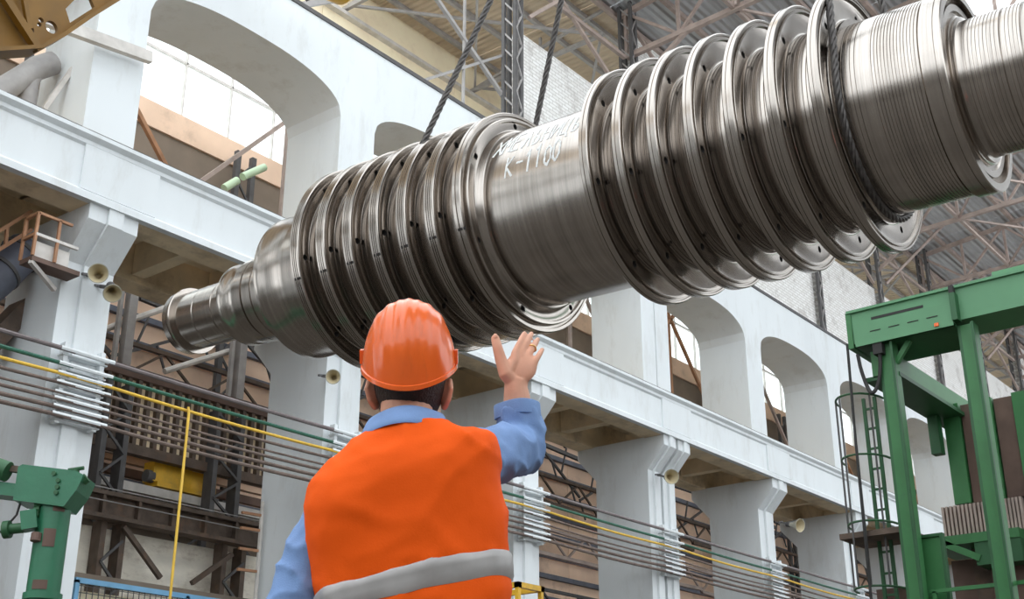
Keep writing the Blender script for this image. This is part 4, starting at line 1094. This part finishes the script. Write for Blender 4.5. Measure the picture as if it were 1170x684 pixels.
# cable loop hanging from the carriage
pts = []
y0, y1 = 6.75, 6.42
for i in range(25):
    t = i/24; pts.append((XG-.05+.02*math.sin(t*9), y0+(y1-y0)*t, 6.75-.62*math.sin(PI*t)**.6))
MB().tube(pts, .028, 8).build('cable_loop', 'bar_dark', G, smooth=True)
MB().tube([(XG-.03, 6.9, 6.95), (XG-.03, 6.93, 5.5), (XG-.03, 6.95, 3.2), (XG-.03, 6.95, .5)], .02, 6).build('pendant_cable', 'bar_dark', G, smooth=True)
gb('cable_clamp', (XG-.1, 6.36, 6.68), (XG+.1, 6.5, 6.84), 'bar_dark')
# caged ladder
LD = empty('caged_ladder', (XG+.6, 7.1, 0), 'green caged ladder standing beside the gantry post', 'ladder')
def lad(x, y): return atX(x, y, XG+.55)
yl = [lad(998, 560).y, lad(1011, 560).y]
zt = lad(1004, 452).z
for y in yl: MB().bar((XG+.55, y, 0), (XG+.55, y, zt), .045).build('rail', 'green_dark', LD)
z = .4
while z < zt: MB().bar((XG+.55, yl[0], z), (XG+.55, yl[1], z), .03).build('rung', 'green_dark', LD); z += .3
cyy = (yl[0]+yl[1])/2
for z in (zt-.05, zt-.95, zt-1.9, zt-2.8):
    pts = [(XG+.55-.5*math.sin(a), cyy+.12+.34*math.cos(a), z) for a in [PI*i/12 for i in range(13)]]
    MB().tube(pts, .017, 6).build('cage_hoop', 'green_dark', LD, smooth=True)
for a in (R_(30), R_(65), R_(100), R_(140)):
    x, y = XG+.55-.5*math.sin(a), cyy+.12+.34*math.cos(a); MB().bar((x, y, zt-2.8), (x, y, zt-.05), .022).build('cage_strip', 'dark_steel', LD)
zl = lad(1003, 612).z; MB().box((XG+.1, 6.45, zl-.08), (XG+.95, lad(974, 612).y, zl)).build('landing', 'rusty_steel', LD)
# small control cabinet clutter under the landing
o = MB().box((XG+.9, 6.55, 0), (XG+1.5, 7.25, 3.55)).box((XG+.85, 6.5, 3.0), (XG+1.55, 7.3, 3.05)).build('switch_cabinet', 'rust_panel'); tag(o, 'rusty brown switch cabinet behind the caged ladder', 'cabinet')
# ----------------------------------------------------------------- machine behind the gantry
XM = XG+2.6
def mz(x, y): return atX(x, y, XM)
top = mz(1078, 463).z; yL = mz(1080, 500).y; 
e = empty('machine_housing', (XM+.5, yL-1.5, 0), 'tall green and rust striped machine housing behind the gantry posts', 'machine')
yy = yL; edges = [1080, 1100, 1117, 1139, 1162, 1190, 1225, 1270]
ys = [mz(x, 500).y for x in edges]
for i in range(len(ys)-1):
    m = 'green_paint' if i % 2 == 0 else 'rust_panel'; ox = 0 if i % 2 == 0 else .06
    MB().box((XM+ox, ys[i+1]+.01, mz(1100, 575).z), (XM+1.2, ys[i]-.01, top+(0 if i % 2 == 0 else -.03))).build('side_panel', m, e)
gz0, gz1 = mz(1100, 613).z, mz(1100, 577).z
MB().box((XM+.2, ys[-1]+.05, 0), (XM+1.1, ys[0]-.1, top-.1)).build('housing_core', 'rusty_steel', e)
# slatted radiator
for (xa_, xb_) in ((1077, 1128), (1146, 1172)):
    ya_, yb_ = mz(xa_, 590).y, mz(xb_, 590).y
    n = 11 if xa_ < 1100 else 6
    MB().box((XM+.06, yb_, gz0), (XM+.10, ya_, gz1)).build('radiator_back', 'bar_dark', e)
    for i in range(n):
        y = yb_+(ya_-yb_)*(i+.5)/n
        MB().box((XM-.06, y-.018, gz0), (XM+.05, y+.018, gz1)).build('radiator_slat', 'pink_steel', e)
MB().box((XM-.3, mz(1172, 610).y, gz0-.16), (XM+1.0, mz(1064, 620).y, gz0-.02)).build('platform_beam', 'green_paint', e)
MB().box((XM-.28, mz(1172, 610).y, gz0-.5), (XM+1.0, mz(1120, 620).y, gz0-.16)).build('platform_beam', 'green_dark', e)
p_, q_ = mz(1124, 615), mz(1105, 618); MB().bar((XM-.25, p_.y, gz0-.4), (XM-.25, q_.y+.3, gz0-.1), .1).build('platform_brace', 'green_paint', e)
MB().box((XM+.1, mz(1172, 620).y, 0), (XM+1.0, mz(1128, 640).y, gz0-.5)).build('machine_base', 'rust_panel', e)
MB().box((XM+.25, mz(1126, 640).y, 0), (XM+1.0, mz(1080, 640).y, gz0-.3)).build('machine_base', 'rust_panel', e)
MB().box((XM-.3, mz(1096, 640).y-.05, mz(1100, 515).z-.05), (XM-.12, mz(1088, 640).y, mz(1100, 515).z+.9)).build('junction_box', 'green_dark', e)
# green sheet panel in front, below the radiator
A, B = atX(1038, 617, XG+.35), atX(1077, 617, XG+.35)
pn = empty('machine_guard', (XG+.35, (A.y+B.y)/2, 0), 'flat green sheet metal guard beside the left gantry post', 'guard')
MB().box((XG+.33, B.y, 0), (XG+.37, A.y, A.z)).build('sheet', 'green_paint', pn)
MB().box((XG+.30, B.y-.02, 0), (XG+.40, B.y+.02, A.z)).build('edge', 'green_dark', pn); MB().box((XG+.30, B.y-.02, A.z), (XG+.4, A.y, A.z+.04)).build('edge', 'green_dark', pn)
rl = empty('guard_rail', (XG+.2, 5.4, 0), 'green guard rail between the two gantry posts', 'railing')
zr0 = atX(1080, 674, XG+.2).z
MB().bar((XG+.2, 3.0, zr0), (XG+.2, 6.2, zr0), .05).build('top_rail', 'green_paint', rl); MB().bar((XG+.2, 3.0, zr0-.35), (XG+.2, 6.2, zr0-.35), .05).build('mid_rail', 'green_paint', rl)
for y in (3.1, 4.2, 5.3, 6.15): MB().bar((XG+.2, y, 0), (XG+.2, y, zr0), .05).build('rail_post', 'green_paint', rl)
# ================================================================= GREEN JIB MACHINE, LEFT
JD = 12.0
J0 = atD(57, 620, JD)
J = empty('jib_stand', (J0.x, J0.y, 0), 'green cylindrical jib stand with a box-shaped arm at the lower left', 'jib')
jx, jy = J0.x, J0.y
ztop = atD(62, 571, JD).z
rr = .155
MB().tube([(jx, jy, 0), (jx, jy, ztop)], rr, 32).build('column', 'machine_green', J, smooth=True)
MB().tube([(jx, jy, atD(57, 682, JD).z-.06), (jx, jy, atD(57, 682, JD).z)], rr+.025, 32).build('collar', 'machine_green', J, smooth=True)
vr = Vector((RGT[0], RGT[1], 0)); vf_ = Vector((math.cos(HEAD), math.sin(HEAD), 0))     # across and along the line of sight
def jw(a, b_, z): p = Vector((jx, jy, 0))+vr*a+vf_*b_; p.z = z; return p
def jz(y): return atD(60, y, JD).z
# arm: a box with a chamfered nose running off to the left
pr = [(-.34, jz(572)), (.15, jz(580)), (.25, jz(560)), (.29, jz(546)), (.30, jz(540)), (.22, jz(535)), (-.30, jz(527)), (-.34, jz(530))]
mb = MB(); n = len(pr); vs = [jw(a, -.19, z) for a, z in pr]+[jw(a, .19, z) for a, z in pr]
mb.poly(vs, [tuple(range(n)), tuple(range(2*n-1, n-1, -1))]+[(i, (i+1) % n, n+(i+1) % n, n+i) for i in range(n)]); arm = mb.build('arm_head', 'machine_green', J)
mb = MB(); pr = [(-1.6, jz(545)), (-.32, jz(566)), (-.32, jz(550)), (-1.6, jz(527))]; n = 4; vs = [jw(a, -.12, z) for a, z in pr]+[jw(a, .14, z) for a, z in pr]
mb.poly(vs, [tuple(range(n)), tuple(range(2*n-1, n-1, -1))]+[(i, (i+1) % n, n+(i+1) % n, n+i) for i in range(n)]).build('arm_beam', 'machine_green', J)
MB().bar(jw(-1.6, -.1, jz(512)), jw(-.3, -.1, jz(532)), .06).build('arm_rod', 'rusty_steel', J)
MB().tube([jw(-.45, -.14, jz(535)), jw(-.62, -.14, jz(528))], .10, 14).build('arm_motor', 'green_dark', J, smooth=True)
for (a, y) in ((.02, 539), (.07, 548), (.07, 556), (.065, 563)):
    MB().tube([jw(a, -.19, jz(y)), jw(a, -.215, jz(y))], .022, 10).build('bolt', 'green_dark', J, smooth=True)
MB().tube([jw(.17, -.05, jz(534)), jw(.17, -.05, jz(529))], .04, 10).tube([jw(.10, -.05, jz(530)), jw(.25, -.05, jz(527))], .02, 8).build('lever', 'green_dark', J, smooth=True)
MB().tube([jw(.27, -.1, jz(545)), jw(.31, -.1, jz(541))], .05, 10).build('end_knob', 'green_dark', J, smooth=True)
# rust coloured plates on the column
for (y0, y1, a0, a1) in ((571, 584, -75, -35), (606, 628, -95, -55), (668, 679, -110, -60)):
    mb = MB(); z0, z1 = jz(y1), jz(y0); m_ = 8; vs = []
    for i in range(m_+1):
        a = R_(a0+(a1-a0)*i/m_); d = vr*math.cos(a)+vf_*math.sin(a)
        for z in (z0, z1):
            for r_ in (rr+.001, rr+.007): p = Vector((jx, jy, 0))+d*r_; p.z = z; vs.append(p)
    fs = []
    for i in range(m_):
        b0 = 4*i; fs += [(b0+1, b0+5, b0+7, b0+3), (b0, b0+2, b0+6, b0+4), (b0, b0+4, b0+5, b0+1), (b0+2, b0+3, b0+7, b0+6)]
    fs += [(0, 1, 3, 2), (4*m_, 4*m_+2, 4*m_+3, 4*m_+1)]
    mb.poly(vs, fs).build('rust_plate', 'rust_panel', J)
# clamp with handwheel on the left
mb = MB(); mb.bar(jw(-.10, -.12, jz(594)), jw(-.24, -.14, jz(598)), .16, .18).build('clamp', 'machine_green', J)
MB().tube([jw(-.22, -.14, jz(605)), jw(-.36, -.15, jz(607))], .05, 12).build('clamp_shaft', 'green_dark', J, smooth=True)
MB().tube([jw(-.34, -.15, jz(607)), jw(-.40, -.15, jz(608))], .085, 14).build('clamp_wheel', 'green_dark', J, smooth=True)
MB().tube([jw(-.08, -.15, jz(612)), jw(-.08, -.16, jz(622))], .05, 10).build('clamp_foot', 'rust_panel', J, smooth=True)
for i in range(3): MB().tube([jw(-.10, -.12, jz(575+6*i)), jw(-.15, -.13, jz(577+6*i))], .035, 10).build('hydraulic_nipple', 'green_dark', J, smooth=True)
# chain hanging from the arm
ch = MB()
cpts = [jw(-.32, -.05, jz(570)), jw(-.36, 0, jz(585)), jw(-.5, .1, jz(600)), jw(-.8, .2, jz(622)), jw(-1.2, .3, jz(640))]
ch.tube(cpts, .012, 6); ch.build('chain', 'dark_steel', J)
# yellow stand corner right of the man's hip
p = atY(592, 672, 15.0); e = empty('yellow_trestle', (p.x, 15, 0), 'yellow steel trestle top beside the vest', 'trestle')
MB().box((p.x-.5, 14.6, p.z-.07), (p.x+.3, 14.7, p.z+.03)).build('top_rail', 'yellow_paint', e); MB().box((p.x-.5, 15.4, p.z-.07), (p.x+.3, 15.5, p.z+.03)).build('top_rail', 'yellow_paint', e)
MB().box((p.x+.2, 14.6, p.z-.07), (p.x+.3, 15.5, p.z+.03)).build('top_rail', 'yellow_paint', e); MB().box((p.x-.5, 14.6, p.z-.07), (p.x-.4, 15.5, p.z+.03)).build('top_rail', 'yellow_paint', e)
for x in (p.x-.45, p.x+.25):
    for y in (14.65, 15.45): MB().bar((x, y, 0), (x, y, p.z-.05), .08).build('leg', 'yellow_paint', e)
